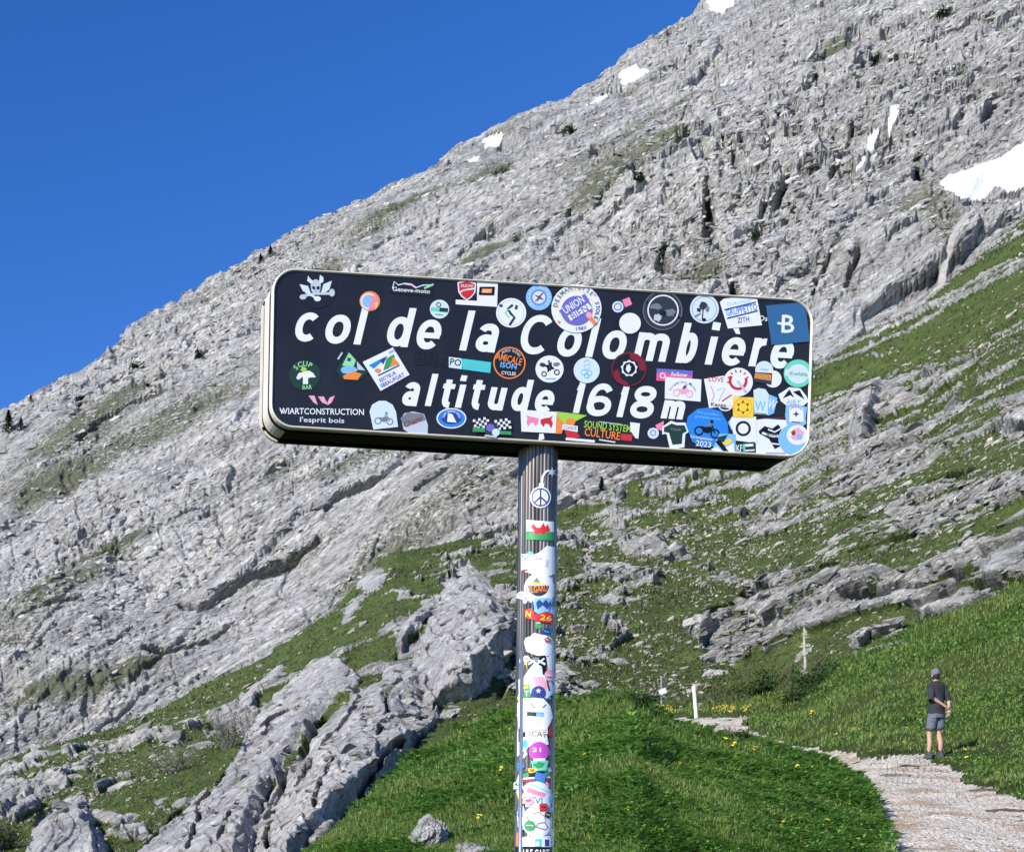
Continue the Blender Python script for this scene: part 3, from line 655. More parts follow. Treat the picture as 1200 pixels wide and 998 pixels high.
# ---- lettering ------------------------------------------------------------
def ribbon(pts, hw, closed=False):
    n = len(pts); L = []; R = []
    for i in range(n):
        if closed: a, b = pts[i - 1], pts[(i + 1) % n]
        else: a, b = pts[max(0, i - 1)], pts[min(n - 1, i + 1)]
        dx, dy = b[0] - a[0], b[1] - a[1]; l = math.hypot(dx, dy) or 1; k = hw
        L.append((pts[i][0] - dy / l * k, pts[i][1] + dx / l * k)); R.append((pts[i][0] + dy / l * k, pts[i][1] - dx / l * k))
    V = L + R; F = [(i, (i + 1) % n, n + (i + 1) % n, n + i) for i in range(n if closed else n - 1)]
    return V, F
def arc(cx, cy, rx, ry, a0, a1, n=26, e=.92):
    P = []
    for i in range(n + 1):
        a = math.radians(a0 + (a1 - a0) * i / n); c, s = math.cos(a), math.sin(a)
        P.append((cx + rx * math.copysign(abs(c) ** e, c), cy + ry * math.copysign(abs(s) ** e, s)))
    return P
def glyph(ch, w, h, s):
    """centre lines of a bold condensed letter, y up; s is half the stroke"""
    if ch in 'cC': return [(arc(w / 2, h / 2, w / 2 - s, h / 2 - s, 48 if ch == 'c' else 42, 312), 0)]
    if ch == 'o': return [(arc(w / 2, h / 2, w / 2 - s, h / 2 - s, 0, 360)[:-1], 1)]
    if ch == 'l': return [([(w / 2, 0), (w / 2, h)], 0)]
    if ch == 'e': return [([(s * 1.7, h * .49), (w - s, h * .49)] + arc(w / 2, h / 2, w / 2 - s, h / 2 - s, 8, 315)[1:], 0)] if 0 else [(arc(w / 2, h / 2, w / 2 - s, h / 2 - s, -3, 318), 0), ([(s, h * .47), (w - s * .2, h * .47)], 'bar')]
    if ch == 'd': x = h * .765; return [(arc(w / 2 - s * .3, x / 2, w / 2 - s * .9, x / 2 - s, 0, 360)[:-1], 1), ([(w - s, 0), (w - s, h)], 0)]
    if ch == 'b': x = h * .765; return [(arc(w / 2 + s * .3, x / 2, w / 2 - s * .9, x / 2 - s, 0, 360)[:-1], 1), ([(s, 0), (s, h)], 0)]
    if ch == 'a': return [([(w - s, 0)] + arc(w / 2, h * .66, w / 2 - s, h * .34 - s, 0, 160, 16), 0), (arc(w * .47, h * .31, w * .47 - s, h * .31 - s, 0, 360)[:-1], 1)]
    if ch == 'm':
        q = (w - 2 * s) / 2; r = q / 2
        return [([(s, 0), (s, h)], 0), ([(s + q, 0)] + arc(s + r, h * .66, r, h * .34 - s, 0, 170, 14), 0), ([(s + 2 * q, 0)] + arc(s + q + r, h * .66, r, h * .34 - s, 0, 170, 14), 0)]
    if ch == 'i': return [([(w / 2, 0), (w / 2, h)], 0)]
    if ch == 'r': return [([(s, 0), (s, h)], 0), (arc(s + (w - s) * .8, h * .55, (w - s) * .8, h * .45 - s, 90, 172, 12), 0)]
    if ch == 't': return [([(w * .42, h)] + [(w * .42, h * .3)] + arc(w * .42 + w * .4, h * .3, w * .4, h * .3 - s * .8, 190, 275, 8), 0), ([(0, h * .76), (w, h * .76)], 'bar')]
    if ch == 'u': return [([(s, h)] + arc(w / 2, h * .36, w / 2 - s, h * .36 - s, 180, 350, 16), 0), ([(w - s, 0), (w - s, h)], 0)]
    if ch == '1': return [([(w - s, 0), (w - s, h)], 0), ([(0, h * .72), (w - s * 1.2, h * .93)], 'bar')]
    if ch == '6': return [(arc(w / 2, h / 2, w / 2 - s, h / 2 - s, 38, 235, 30), 0), (arc(w / 2, h * .31, w / 2 - s, h * .31 - s, 0, 360)[:-1], 1)]
    if ch == '8': return [(arc(w / 2, h * .745, (w / 2 - s) * .9, h * .255 - s, 0, 360)[:-1], 1), (arc(w / 2, h * .28, w / 2 - s, h * .28 - s, 0, 360)[:-1], 1)]
LET = [('c', 345.8, 375.5, 365, 401.4), ('o', 381, 411.3, 367.5, 404), ('l', 415, 433.5, 352, 404.5), ('d', 451.8, 488.3, 359, 407.5), ('e', 488, 517.5, 373.3, 410.5), ('l', 538, 557.3, 363, 411.5), ('a', 556.4, 586, 378, 413.5),
       ('C', 610, 649, 367.4, 416.7), ('o', 652.8, 682, 383, 419), ('l', 686, 704.5, 372, 419), ('o', 705.6, 734.7, 386, 422), ('m', 741.6, 787.3, 388.7, 424.5), ('b', 791.3, 822, 377.3, 426.7), ('i', 826.3, 841, 393.7, 427.8), ('e', 845.7, 874, 394, 429.6),
       ('r', 878, 901, 395.3, 430.3), ('e', 902.7, 930.7, 397, 432.9)]
LET2 = [('a', 470.5, 493.4, 446.8, 476.3), ('l', 498, 513.6, 437.2, 476.3), ('t', 516, 533, 444, 478), ('i', 533.5, 546, 450, 478.2), ('t', 551, 568, 444.6, 480), ('u', 569.7, 594.9, 453, 481.4), ('d', 597.8, 626, 443.5, 482.8), ('e', 626.6, 649.9, 456, 484.5), ('1', 672.4, 687, 447, 484.5),
        ('6', 688.3, 718.7, 448, 488.7), ('1', 724, 738, 452, 489.2), ('8', 739.7, 769, 451, 491.3), ('m', 774, 804.7, 468.3, 491.8)]
SH_ = .235; SL = .062
def letter(ch, x0, x1, y0, y1, hw):
    h = (y1 - y0) - SL * (x1 - x0); k = .22 if ch in 'oCce68' else 1.0
    if ch == 'l' or ch == 'i': w = 2 * hw
    else: w = (x1 - x0) - SH_ * h * k * (.4 if ch == 't' else .7 if ch in 'ar' else 1)
    cx, cy = (x0 + x1) / 2, (y0 + y1) / 2; V = []; F = []
    for gi, (pts, cl) in enumerate(glyph(ch, w, h, hw)):
        v, f = ribbon(pts, hw * (.8 if cl == 'bar' else 1), cl == 1)
        F += [tuple(i + len(V) for i in q) for q in f]
        for (x, y) in v:
            xx = x - w / 2; yy = y - h / 2
            X = cx + xx + SH_ * yy; Yp = cy - yy + SL * (xx + SH_ * yy)
            V.append(panel_pt(X, Yp, .0008 + .00006 * gi))
    return V, F
for row, hw in ((LET, 4.1), (LET2, 3.6)):
    for (ch, x0, x1, y0, y1) in row:
        V, F = letter(ch, x0, x1, y0, y1, hw); wchild('letter', V, F, M['white'], parent=face)
for (pts, lb) in (([(836, 377), (845, 378.5), (843, 387.5), (834, 386)], 1), ([(858, 383), (865, 381), (867.5, 391.5), (862.5, 391)], 2), ([(541, 439.4), (548, 440.2), (546, 446.8), (539, 446)], 3)):
    wchild('letter_mark', [panel_pt(x, y, .0008) for x, y in pts], [(0, 1, 2, 3)], M['white'], parent=face)

# ---- stickers -------------------------------------------------------------
_tc = {}
def text2d(s):
    if s not in _tc:
        cu = bpy.data.curves.new('t', 'FONT'); cu.body = s; cu.size = 1; cu.align_x = 'CENTER'; cu.align_y = 'CENTER'; cu.offset = .012; cu.resolution_u = 2
        o = bpy.data.objects.new('t', cu); COL.objects.link(o); dg = bpy.context.evaluated_depsgraph_get(); dg.update()
        me = bpy.data.meshes.new_from_object(o.evaluated_get(dg)); V = [(v.co.x, v.co.y) for v in me.vertices]; F = [tuple(p.vertices) for p in me.polygons]
        bpy.data.objects.remove(o); bpy.data.curves.remove(cu); bpy.data.meshes.remove(me)
        _tc[s] = (V, F)
    return _tc[s]
def rot(x, y, a):
    c, s = math.cos(math.radians(a)), math.sin(math.radians(a)); return x * c - y * s, x * s + y * c
def disc(cx, cy, rx, ry=None, n=28): ry = ry or rx; return [(cx + rx * math.cos(math.tau * i / n), cy + ry * math.sin(math.tau * i / n)) for i in range(n)]
def shapes(layer):
    """-> list of (points, faces) in photo px"""
    k = layer[0]
    if k == 'd': _, cx, cy, rx, ry = layer[:5]; p = disc(cx, cy, rx, ry); return p, [tuple(range(len(p)))]
    if k == 'p': p = layer[1]; return p, [tuple(range(len(p)))]
    if k == 'r':   # rectangle cx cy w h rot
        _, cx, cy, w, h, a = layer[:6]; p = [(cx + rot(x, y, a)[0], cy + rot(x, y, a)[1]) for x, y in ((-w / 2, -h / 2), (w / 2, -h / 2), (w / 2, h / 2), (-w / 2, h / 2))]; return p, [(0, 1, 2, 3)]
    if k == 'o':   # ring cx cy r width
        _, cx, cy, r, w = layer[:5]; return ribbon(disc(cx, cy, r, r), w / 2, True)
    if k == 'l':   # polyline
        return ribbon(layer[1], layer[2] / 2, False)
    if k == 't':   # text cx cy w h rot
        _, s, cx, cy, w, h, a = layer[:7]; V, F = text2d(s); xs = [v[0] for v in V]; ys = [v[1] for v in V]; W_ = max(xs) - min(xs) or 1; H_ = max(ys) - min(ys) or 1; mx, my = (max(xs) + min(xs)) / 2, (max(ys) + min(ys)) / 2
        P = [];
        for x, y in V: q = rot((x - mx) / W_ * w, -(y - my) / H_ * h, a); P.append((cx + q[0], cy + q[1]))
        return P, F
    if k == 'a':   # arc text cx cy r a0 a1 size (angles clockwise from top)
        _, s, cx, cy, r, a0, a1, sz = layer[:8]; P = []; F = []
        for i, ch in enumerate(s):
            if ch == ' ': continue
            a = a0 + (a1 - a0) * i / max(1, len(s) - 1); V, f = text2d(ch); rr = a if a1 > a0 else a + 180
            ox, oy = cx + r * math.sin(math.radians(a)), cy - r * math.cos(math.radians(a))
            F += [tuple(j + len(P) for j in q) for q in f]
            for x, y in V: q = rot(x * sz, -y * sz, rr); P.append((ox + q[0], oy + q[1]))
        return P, F
def sticker(label, layers, level=0, on='panel'):
    V = []; F = []; mi = []; mats = []; names = []
    for li, lay in enumerate(layers):
        P, f = shapes(lay); c = lay[-1]
        if c not in names: names.append(c); mats.append(cm(c))
        off = .0010 + level * .0007 + li * .00012
        if on == 'panel': W_ = [panel_pt(x, y, off) for x, y in P]; ff = f
        else:
            # cut into narrow strips so it wraps round the pole
            bm = bmesh.new(); vs = [bm.verts.new((x, y, 0)) for x, y in P]
            for q in f:
                try: bm.faces.new([vs[i] for i in q])
                except ValueError: pass
            x0, x1 = min(p[0] for p in P), max(p[0] for p in P)
            for k in range(int(x0 // 2.2), int(x1 // 2.2) + 1):
                bmesh.ops.bisect_plane(bm, geom=bm.verts[:] + bm.edges[:] + bm.faces[:], plane_co=(k * 2.2, 0, 0), plane_no=(1, 0, 0))
            bm.verts.index_update(); W_ = []
            for v in bm.verts:
                x, y = v.co.x, v.co.y; R_ = PR + off * .8; c0_ = at(pole_x(y), y, PYY)
                # the ray through this point meets the near side of the pole
                dx = (x - PX) / FL; l = math.hypot(dx, 1); ux, uy = dx / l, 1 / l
                al = c0_.x * ux + PYY * uy; pe = c0_.x * uy - PYY * ux      # along, and across the ray
                pe = max(-R_ * .985, min(R_ * .985, pe)); t = al - math.sqrt(R_ * R_ - pe * pe)
                cxx, cyy = al * ux + pe * uy, al * uy - pe * ux             # pole axis seen from this (possibly clamped) ray
                X_ = c0_.x + (t - al) * ux - pe * uy; Y_ = PYY + (t - al) * uy + pe * ux
                W_.append(Vector((X_, Y_, EYE + (HY - y) / FL * Y_)))
            ff = [tuple(v.index for v in q.verts) for q in bm.faces]; bm.free()
        F += [tuple(j + len(V) for j in q) for q in ff]; mi += [names.index(c)] * len(ff); V += W_
    o = wchild('sticker', V, F, mats, mi, parent=face if on == 'panel' else pole)
    o['label'] = label
    return o
def moto(cx, cy, s, a=5, c='k', c2='gy'):
    """a little motorcycle drawing"""
    T = lambda pts: [(cx + rot(x * s, y * s, a)[0], cy + rot(x * s, y * s, a)[1]) for x, y in pts]
    w1 = T([(-1, .35)])[0]; w2 = T([(1, .35)])[0]
    return [('o', *w1, .5 * s, .18 * s, c), ('o', *w2, .5 * s, .18 * s, c), ('p', T([(-.5, .2), (-.9, -.3), (-.2, -.25), (.1, -.45), (.6, -.35), (.5, .1), (.2, .45), (-.3, .45)]), c), ('l', T([(.5, -.6), (1, .35)]), .14 * s, c),
            ('p', T([(-.2, -.3), (.1, -.9), (.45, -.8), (.3, -.4)]), c2), ('d', *T([(.35, -1.05)])[0], .2 * s, .2 * s, c)]
def poly(cx, cy, pts, s=1, a=0): return [(cx + rot(x * s, y * s, a)[0], cy + rot(x * s, y * s, a)[1]) for x, y in pts]
def star(cx, cy, r, r2, n, a0=0): return [(cx + (r if i % 2 == 0 else r2) * math.sin(math.radians(a0) + math.pi * i / n), cy - (r if i % 2 == 0 else r2) * math.cos(math.radians(a0) + math.pi * i / n)) for i in range(2 * n)]
def blotch(cx, cy, rx, ry, seed, n=14): r_ = random.Random(seed); return [(cx + rx * (.65 + .5 * r_.random()) * math.cos(math.tau * i / n), cy + ry * (.65 + .5 * r_.random()) * math.sin(math.tau * i / n)) for i in range(n)]
# top row
hx, hy = 370, 338
sticker('dark round sticker with a horned helmet and two axes', [('d', 371, 338, 24, 23.5, 'sk'), ('p', poly(hx, hy, [(-6, -4), (-4, -9), (0, -11), (4, -9), (6, -4), (5, 3), (2, 6), (0, 3), (-2, 6), (-5, 3)]), 'mg'), ('p', poly(hx, hy, [(-5, -5), (-10, -9), (-9, -15), (-6, -11), (-3, -9)]), 'wb'), ('p', poly(hx, hy, [(4, -9), (5, -16), (9, -13), (9, -8), (5, -5)]), 'wb'),
         ('p', poly(hx, hy, [(-19, -5), (-9, -3), (-5, 8), (-10, 5), (-15, 3)]), 'wb'), ('p', poly(hx, hy, [(19, -9), (9, -5), (6, 6), (11, 5), (16, 1)]), 'wb'), ('l', poly(hx, hy, [(-16, 9), (0, 6), (18, 6)]), 3, 'mg'), ('l', poly(hx, hy, [(-12, 4), (2, 12), (4, 14)]), 2.5, 'wb'), ('d', hx + 2, hy + 12, 4, 3, 'w'), ('d', hx - 15, hy + 10, 4, 3, 'mg'), ('d', hx + 19, hy + 5, 3.4, 4.5, 'mg'), ('p', poly(hx, hy, [(-4, -3), (-1, -2), (-1, 1), (-4, 0)]), 'k'), ('p', poly(hx, hy, [(1, -2), (4, -3), (4, 0), (1, 1)]), 'k')])
sticker('small orange and pink ring sticker above the first l', [('d', 433.3, 352.8, 12, 11.6, 'o'), ('o', 432, 353, 8.5, 2.2, 'wb'), ('d', 431, 353.5, 6.5, 6.5, 'lb'), ('p', [(437, 346), (444, 351), (440, 363), (432, 362)], 'p'), ('p', [(438, 355), (444, 354), (441, 362)], 'y')])
sticker('dark strip with a thin white outline of a car', [('r', 483, 336, 52, 19, 4, 'sk'), ('l', [(460, 338), (462, 330), (467, 334), (474, 332), (482, 333), (488, 337), (496, 334), (507, 334)], 1.3, 'wb'), ('l', [(497, 338), (508, 333)], 2.2, 'lg'), ('t', 'Geneve-moto', 482, 340, 44, 5, 4, 'w'), ('l', [(474, 333), (482, 334), (488, 338)], 1.2, 'pk')])
sticker('red shield sticker beside a white square with a black tag', [('p', [(534, 351), (559, 352.5), (559, 328.5), (583.5, 330.5), (582.5, 359.5), (534, 356.5)], 'w'), ('p', [(535, 329), (559, 330), (559, 352), (535, 350)], 'sk'), ('p', poly(547, 340, [(-11, -9), (0, -12), (11, -8), (10, 3), (5, 9), (0, 12), (-6, 8), (-10, 2)]), 'w'), ('p', poly(547, 340, [(-9.5, -8), (0, -10.5), (9.5, -7), (8.5, 3), (4, 8), (0, 10.5), (-5, 7), (-8.5, 2)]), 'r'), ('l', poly(547, 340, [(-8.5, 3), (-4, 0), (3, -1), (9, -2)]), 1.5, 'w'), ('t', 'DUCATI', 547.3, 335, 14, 3.4, 3, 'w'),
         ('p', [(562, 336), (580, 336), (579, 346), (561, 345.5)], 'k'), ('p', [(565, 338.2), (577, 338.4), (576, 343.4), (564, 343.2)], 'o'), ('t', 'SHOT', 570.5, 341, 9, 3.5, 2, 'w')])
sticker('small pale green disc with a dark band', [('d', 515, 362.2, 11.3, 11, 'wb'), ('r', 515, 363, 20, 5, 5, 't'), ('r', 520, 363, 10, 4.5, 5, 'dgn'), ('o', 514, 357, 2.4, 1, 'dgn'), ('l', [(510, 368), (519, 369)], 1, 'g')])
sticker('white disc with a green seahorse squiggle', [('d', 599, 366.5, 17.7, 17.3, 'w'), ('o', 599, 366.5, 15, .7, 'mg'), ('l', [(601, 357), (595, 362), (599, 368), (603, 372), (597, 381)], 3, 'dgn'), ('l', [(597, 372), (592, 367), (596, 362)], 1.8, 't'), ('r', 605, 360, 3, 5, 10, 'dg'), ('r', 587, 358, 4, 3, 20, 'nb')])
sticker('light blue disc with a star inside a ring', [('d', 631.5, 348.5, 15.2, 15, 'lb'), ('o', 631.5, 348.5, 8.5, 1.2, 'pu'), ('d', 631.5, 348.5, 7.4, 7.2, 'wb'), ('p', star(632, 348.5, 6.5, 1.8, 4, 30), 'nb'), ('l', [(627, 353), (637, 343)], 1.2, 'r'), ('a', 'AMICALE MOTARDS ', 631.5, 348.5, 11.7, -150, 150, 4.2, 'w')])
sticker('big white disc with purple centre and ring of lettering', [('d', 675.5, 361.5, 29.5, 28.5, 'w'), ('o', 675, 361, 20.5, .8, 'y'), ('d', 676, 364, 18.5, 17.5, 'pu'), ('p', poly(672, 361, [(-17, 3), (13, -17), (19, -9), (-12, 11)]), 'pu'), ('t', 'UNION', 672, 357, 27, 9, -33, 'w'), ('p', poly(679, 366, [(-14, 4), (10, -11), (15, -5), (-10, 10)]), 'w'), ('t', 'BIEN', 679, 366, 22, 8, -33, 'pu'), ('p', [(689, 366), (700, 378), (696, 381), (688, 372)], 'o'), ('d', 690, 369, 3.5, 3.5, 'pk'),
         ('a', 'DESMANTOISE', 675.5, 361.5, 24.7, -80, 45, 7, 'gy'), ('a', 'STOLE', 675.5, 361.5, 24.7, 75, 115, 6.5, 'nb'), ('t', '1987', 681, 384.5, 12, 4, -6, 'pu'), ('p', star(655, 377, 2.4, 1, 5), 'o'), ('p', star(697, 345, 2.4, 1, 5), 'pk')], 2)
sticker('small dark tag with a blue badge and a pink square', [('r', 728.5, 357, 22, 12, -22, 'dg'), ('d', 724, 359.5, 6.6, 6.6, 'wb'), ('o', 724, 359.5, 4, 1.2, 'pu'), ('r', 735, 354, 9, 9, -22, 'p')])
sticker('plain white round dot sticker', [('d', 738.3, 378.7, 12.7, 12.2, 'w')], 2)
sticker('clear round sticker with a white ring and grey figures', [('d', 776.5, 363.8, 24, 22.5, 'dg'), ('o', 776.5, 363.8, 22.6, .8, 'gy'), ('d', 777, 363.5, 18.4, 18.2, 'w'), ('d', 777, 363.5, 16.8, 16.6, 'dg'), ('p', blotch(769, 359, 8, 4, 1), 'gy'), ('p', blotch(785, 366, 7, 5, 2), 'gy'), ('p', blotch(771, 372, 5, 5, 3), 'mg'), ('p', blotch(777, 367, 5, 4, 4), 'sk'), ('d', 758, 354, 1.5, 1.5, 'k'), ('d', 796, 372, 1.5, 1.5, 'k')])
sticker('white disc with a small dark tree drawing', [('d', 825.5, 362, 17, 17, 'wb'), ('o', 825.5, 362, 14.3, .6, 'gy'), ('l', [(823, 374), (824, 362)], 1.4, 'dg'), ('p', blotch(824, 358, 5, 5, 6), 'dg'), ('p', blotch(819, 363, 3, 3, 7), 'dgn'), ('p', blotch(829, 362, 3, 4, 8), 'gy'), ('d', 825, 374.5, 2.5, 1.8, 'k'), ('l', [(814, 371), (821, 367)], 1.6, 'gy')])
sticker('white torn label with blue printed word and two bars', [('p', [(843.5, 354), (848, 350), (886.5, 346), (893, 381), (853, 385)], 'w'), ('t', 'CLUB CYCLO', 866, 354.5, 28, 3.5, -9, 'lb'), ('l', [(849, 363), (886, 354)], 1.6, 'nb'), ('t', 'GRUPPETTO', 869, 363, 37, 8, -12, 'b'), ('l', [(852, 373), (888, 364)], 1.6, 'nb'), ('t', 'ZITH', 871, 374.5, 14, 6, -8, 'pu')], 1)
sticker('tiny white letters peeking beside the blue square', [('t', 'Ds', 895, 373, 9, 6, 5, 'w')])
sticker('slate blue square sticker with a white B', [('p', [(897.5, 358), (943.5, 354), (949, 400), (904, 404)], 'db'), ('t', 'B', 923.5, 379.5, 15, 21, 2, 'w'), ('l', [(911, 378.5), (920, 380)], 2.6, 'w')], 2)
# second row
sticker('round dark sticker with green letters over a white mushroom', [('d', 357, 439.5, 18.6, 17.6, 'dgn'), ('a', 'SCUP', 357, 440, 13.6, -48, 28, 8.5, 'lg'), ('p', blotch(356, 433, 4, 3.5, 9), 'lm'), ('p', poly(358, 441, [(-11, 2), (-8, -4), (-3, -5), (4, -7), (9, -4), (12, 1), (6, 1), (3, 2), (3, 9), (-3, 9), (-3, 0), (-8, 4)]), 'w'), ('t', 'BAR', 360, 453.5, 11, 5, -3, 'lg')])
sticker('tent shaped sticker in green, blue and orange', [('p', [(408, 411), (431, 436), (420, 446), (402, 445), (394, 434)], 'dgn'), ('p', [(409, 413), (417, 422), (414, 430), (401, 428)], 'lg'), ('p', [(418, 423), (428, 434), (419, 433)], 'mg'), ('p', blotch(408, 433, 12, 5, 12), 'lb'), ('p', [(402, 440), (414, 435), (424, 438), (419, 445), (403, 444)], 'o'), ('l', [(396, 421), (401, 413)], 2, 'mg'), ('r', 409, 421, 4, 4, 10, 'nb')])
sticker('tilted white square with green and blue slopes and purple words', [('p', [(425, 424), (460.5, 407), (480, 439), (446, 458)], 'w'), ('p', [(432, 428), (451, 418), (447, 424), (438, 432)], 'b'), ('p', [(445, 422), (454, 417), (449, 427)], 'nb'), ('p', [(449, 434), (453, 420), (461, 415), (463, 418), (456, 431)], 'g'), ('p', [(457, 430), (461, 418), (468, 426)], 'o'), ('p', blotch(443, 434, 4, 3, 3), 'o'), ('l', [(443, 440), (468, 427.5)], 1.3, 'nb'), ('t', 'SECTEUR', 454, 441, 22, 4, -27, 'pu'), ('t', 'BEAUFORT', 461, 444.5, 28, 4.5, -27, 'pu'), ('t', '2025', 459, 411.5, 8, 2.5, -27, 'b'), ('d', 447, 451, 2, 2, 'lb')], 1)
sticker('faded dark marker scrawl between the two lines', [('t', 'Blick', 515, 421, 58, 17, 4, 'sk')])
sticker('turquoise strip sticker with a dark logo end', [('p', [(526, 418), (575.5, 424.5), (574.5, 437), (526, 430.5)], 'tq'), ('p', [(526, 418), (541, 420), (541, 432.5), (526, 430.5)], 'wb'), ('t', 'PO', 534, 424.5, 13, 8, 8, 'k'), ('t', 'RIDERCLUB', 558, 428.5, 28, 5, 7, 't')])
sticker('black disc with an orange ring and orange word', [('d', 597, 425.2, 19, 18.8, 'o'), ('d', 597, 425.2, 17.4, 17.2, 'sk'), ('t', 'AMICALE', 596.5, 420.5, 31, 8.5, 14, 'o'), ('t', 'ISON', 596, 428.3, 19, 6.5, 8, 'lb'), ('a', 'MOTOS THÔNES', 597, 425.2, 14.5, -30, 55, 4.2, 'mg'), ('t', 'CYCLES', 596, 437.3, 17, 4, 5, 'w')], 1)
sticker('white disc with a front view of a motorbike', [('d', 644, 432.3, 16.5, 15.8, 'w'), ('p', blotch(636, 427.5, 4, 3, 21), 'dg'), ('p', blotch(652, 427, 4, 3, 22), 'gy'), ('p', star(644, 430, 7, 3, 4, 20), 'k'), ('l', [(643, 422), (645, 434)], 2, 'dg'), ('o', 637.5, 438, 2.6, 1.2, 'dg'), ('o', 652.5, 436, 2.8, 1.2, 'dg'), ('l', [(639, 443.5), (651, 443.5)], 1, 'lb')])
sticker('white disc with pale blue line pattern', [('d', 687.5, 433.8, 15.3, 15, 'wb'), ('o', 687.5, 430, 3, .9, 'lb'), ('o', 684, 436, 3, .9, 'lb'), ('o', 690.5, 437, 3, .9, 'lb'), ('l', [(684, 424), (689, 421), (691, 427)], .9, 'lb'), ('o', 687.5, 440, 2.6, .9, 'tq')], 2)
sticker('black and dark red disc with a white cog', [('d', 737, 432.5, 20.6, 20, 'dr'), ('d', 737, 432.5, 19.2, 18.6, 'sk'), ('p', [(738, 413.4), (748, 415), (756, 427), (756, 434), (750, 434), (747, 424), (738, 420)], 'dr'), ('p', [(719, 436), (724, 432), (728, 444), (737, 449), (733, 452), (722, 447)], 'dr'), ('p', star(737.3, 431.5, 10, 8.4, 9), 'w'), ('d', 737.3, 431.5, 7.2, 7.2, 'k'), ('p', blotch(736.5, 431.5, 3.6, 5, 31), 'w')], 2)
sticker('pink and violet strip with a white ring icon', [('p', [(769.5, 431.5), (812, 434.5), (811, 447.5), (769, 446)], 'pu'), ('p', [(769.5, 437), (811.5, 440), (811, 447.5), (769, 446)], 'ig'), ('o', 776.5, 440, 3.2, 1, 'w'), ('r', 776.5, 440, 10, 9.4, 3, 'ig'), ('o', 776.5, 440, 2.8, 1, 'w'), ('t', 'follow', 796, 438.7, 19, 5, 4, 'w')])
sticker('white rectangle with an arched word over a sports motorbike', [('p', [(779.5, 441.5), (822, 444.5), (821, 470.5), (779, 467)], 'w'), ('a', 'Scramblers Motos', 800, 464, 16.5, -62, 66, 4.4, 'nb')] + moto(800.5, 458, 7.5, 5, 'pk', 'nb'), 1)
# second line, low row
sticker('pink W shaped logo above the white firm name', [('p', poly(376.5, 468.5, [(-15, -5), (-8, -5), (-4, 6), (-9, 3)]), 'pk'), ('p', poly(376.5, 468.5, [(-4, -4), (3, -4), (8, 6), (1, 3)]), 'pk'), ('p', poly(376.5, 468.5, [(7, 3), (10, -3), (16, -5), (12, 3), (8, 6)]), 'pk')])
sticker('white lettering naming a construction firm', [('t', 'WIARTCONSTRUCTION', 377, 482, 99, 7.4, .8, 'w'), ('l', [(328, 479.5), (333, 484)], 1.2, 'w')])
sticker('thin white handwritten line under the firm name', [('t', "l'esprit bois", 377.5, 492.8, 52, 8, 1.5, 'wb')])
sticker('white arched sticker with a cyclist drawing', [('p', [(437.5, 503), (433, 482), (436, 474), (444, 469.5), (452, 469.5), (460, 474), (464, 482), (466.5, 500)], 'wb')] + moto(450, 491, 7, 3, 'gy', 't'))
sticker('grey and violet rounded sticker with a red scrawl', [('p', [(470, 490), (474, 484), (484, 482), (497, 485), (501.5, 498), (501, 511), (484, 510), (473, 503)], 'mg'), ('p', [(469, 490), (478, 483), (496, 485), (499, 492), (474, 500)], 'gy'), ('t', 'Chamr', 484.5, 493.5, 24, 7, -22, 'dr')])
sticker('blue oval badge with a white shape in the middle', [('d', 529, 490, 17.5, 12, 'w'), ('d', 529, 490, 16, 10.6, 'b'), ('d', 529, 490, 11.5, 7, 'nb'), ('p', [(525, 484), (530, 485), (535, 495), (524, 494)], 'w'), ('a', 'TEAM SAVOIE MOTO', 529, 491.5, 9.6, -75, 75, 3, 'w')])
chk = []
for sx, a in ((-1, 20), (1, -14)):
    for i in range(6):
        for j in range(4):
            x, y = rot(i * 3.1 - 8, j * 3.1 - 4.5, -a * -.6 * sx)
            chk.append(('r', 577 + sx * 12.5 + x, 495 + y + (1 if sx < 0 else 3) * .6, 3.1, 3.1, a * .6, 'w' if (i + j) % 2 == 0 else 'k'))
sticker('crossed chequered flags over a round badge', chk + [('r', 562, 503.5, 16, 5, 2, 'g'), ('r', 592, 507, 14, 4, 2, 'g'), ('d', 576, 503, 8, 8, 'dg'), ('d', 574.5, 501, 5, 4.5, 'pu'), ('d', 581, 506.5, 4.5, 4.5, 'wb'), ('l', [(568, 510), (582, 512)], 2.2, 'mg')])
sticker('white rectangle with two charging red bulls', [('p', [(610, 480), (652.5, 482.5), (651, 507.5), (611, 505.5)], 'w'), ('p', poly(624, 493, [(-7, -7), (-3, -5), (3, -4), (7, -3), (7, 3), (3, 6), (1, 2), (-3, 3), (-5, 7), (-7, 2), (-6, -3)]), 'p'), ('p', poly(640, 494, [(8, -7), (4, -5), (-3, -4), (-7, -2), (-6, 3), (-3, 6), (-1, 2), (3, 3), (6, 8), (8, 2), (6, -3)]), 'r')], 2)
sticker('lime and orange triangles with a red cap figure', [('p', [(652, 482), (688, 486.5), (667, 497.5), (651, 508)], 'lm'), ('p', [(652, 486), (662, 497), (658, 508), (651, 508)], 'o'), ('p', [(662, 505), (669, 499), (676, 506), (680, 512), (665, 514)], 'r'), ('d', 668.5, 494.5, 5.5, 4.5, 'o'), ('p', [(659, 497), (677, 499), (677, 506), (659, 503)], 'w'), ('t', 'COINDE', 668, 501.2, 15, 4, 5, 'gy'), ('l', [(663, 514), (697, 517)], 3, 'w')], 1)
sticker('green and orange graffiti words on the black face', [('t', 'SOUND SYSTEM', 712, 499.5, 55, 8.5, 6, 'lm'), ('t', 'CULTURE', 706, 508.3, 42, 9.5, 7, 'o'), ('p', [(728, 508), (741, 509), (740, 517), (727, 515)], 'r'), ('l', [(702, 494), (728, 497)], 1, 'mg'), ('l', [(702, 515), (721, 518)], 1.4, 'w')])
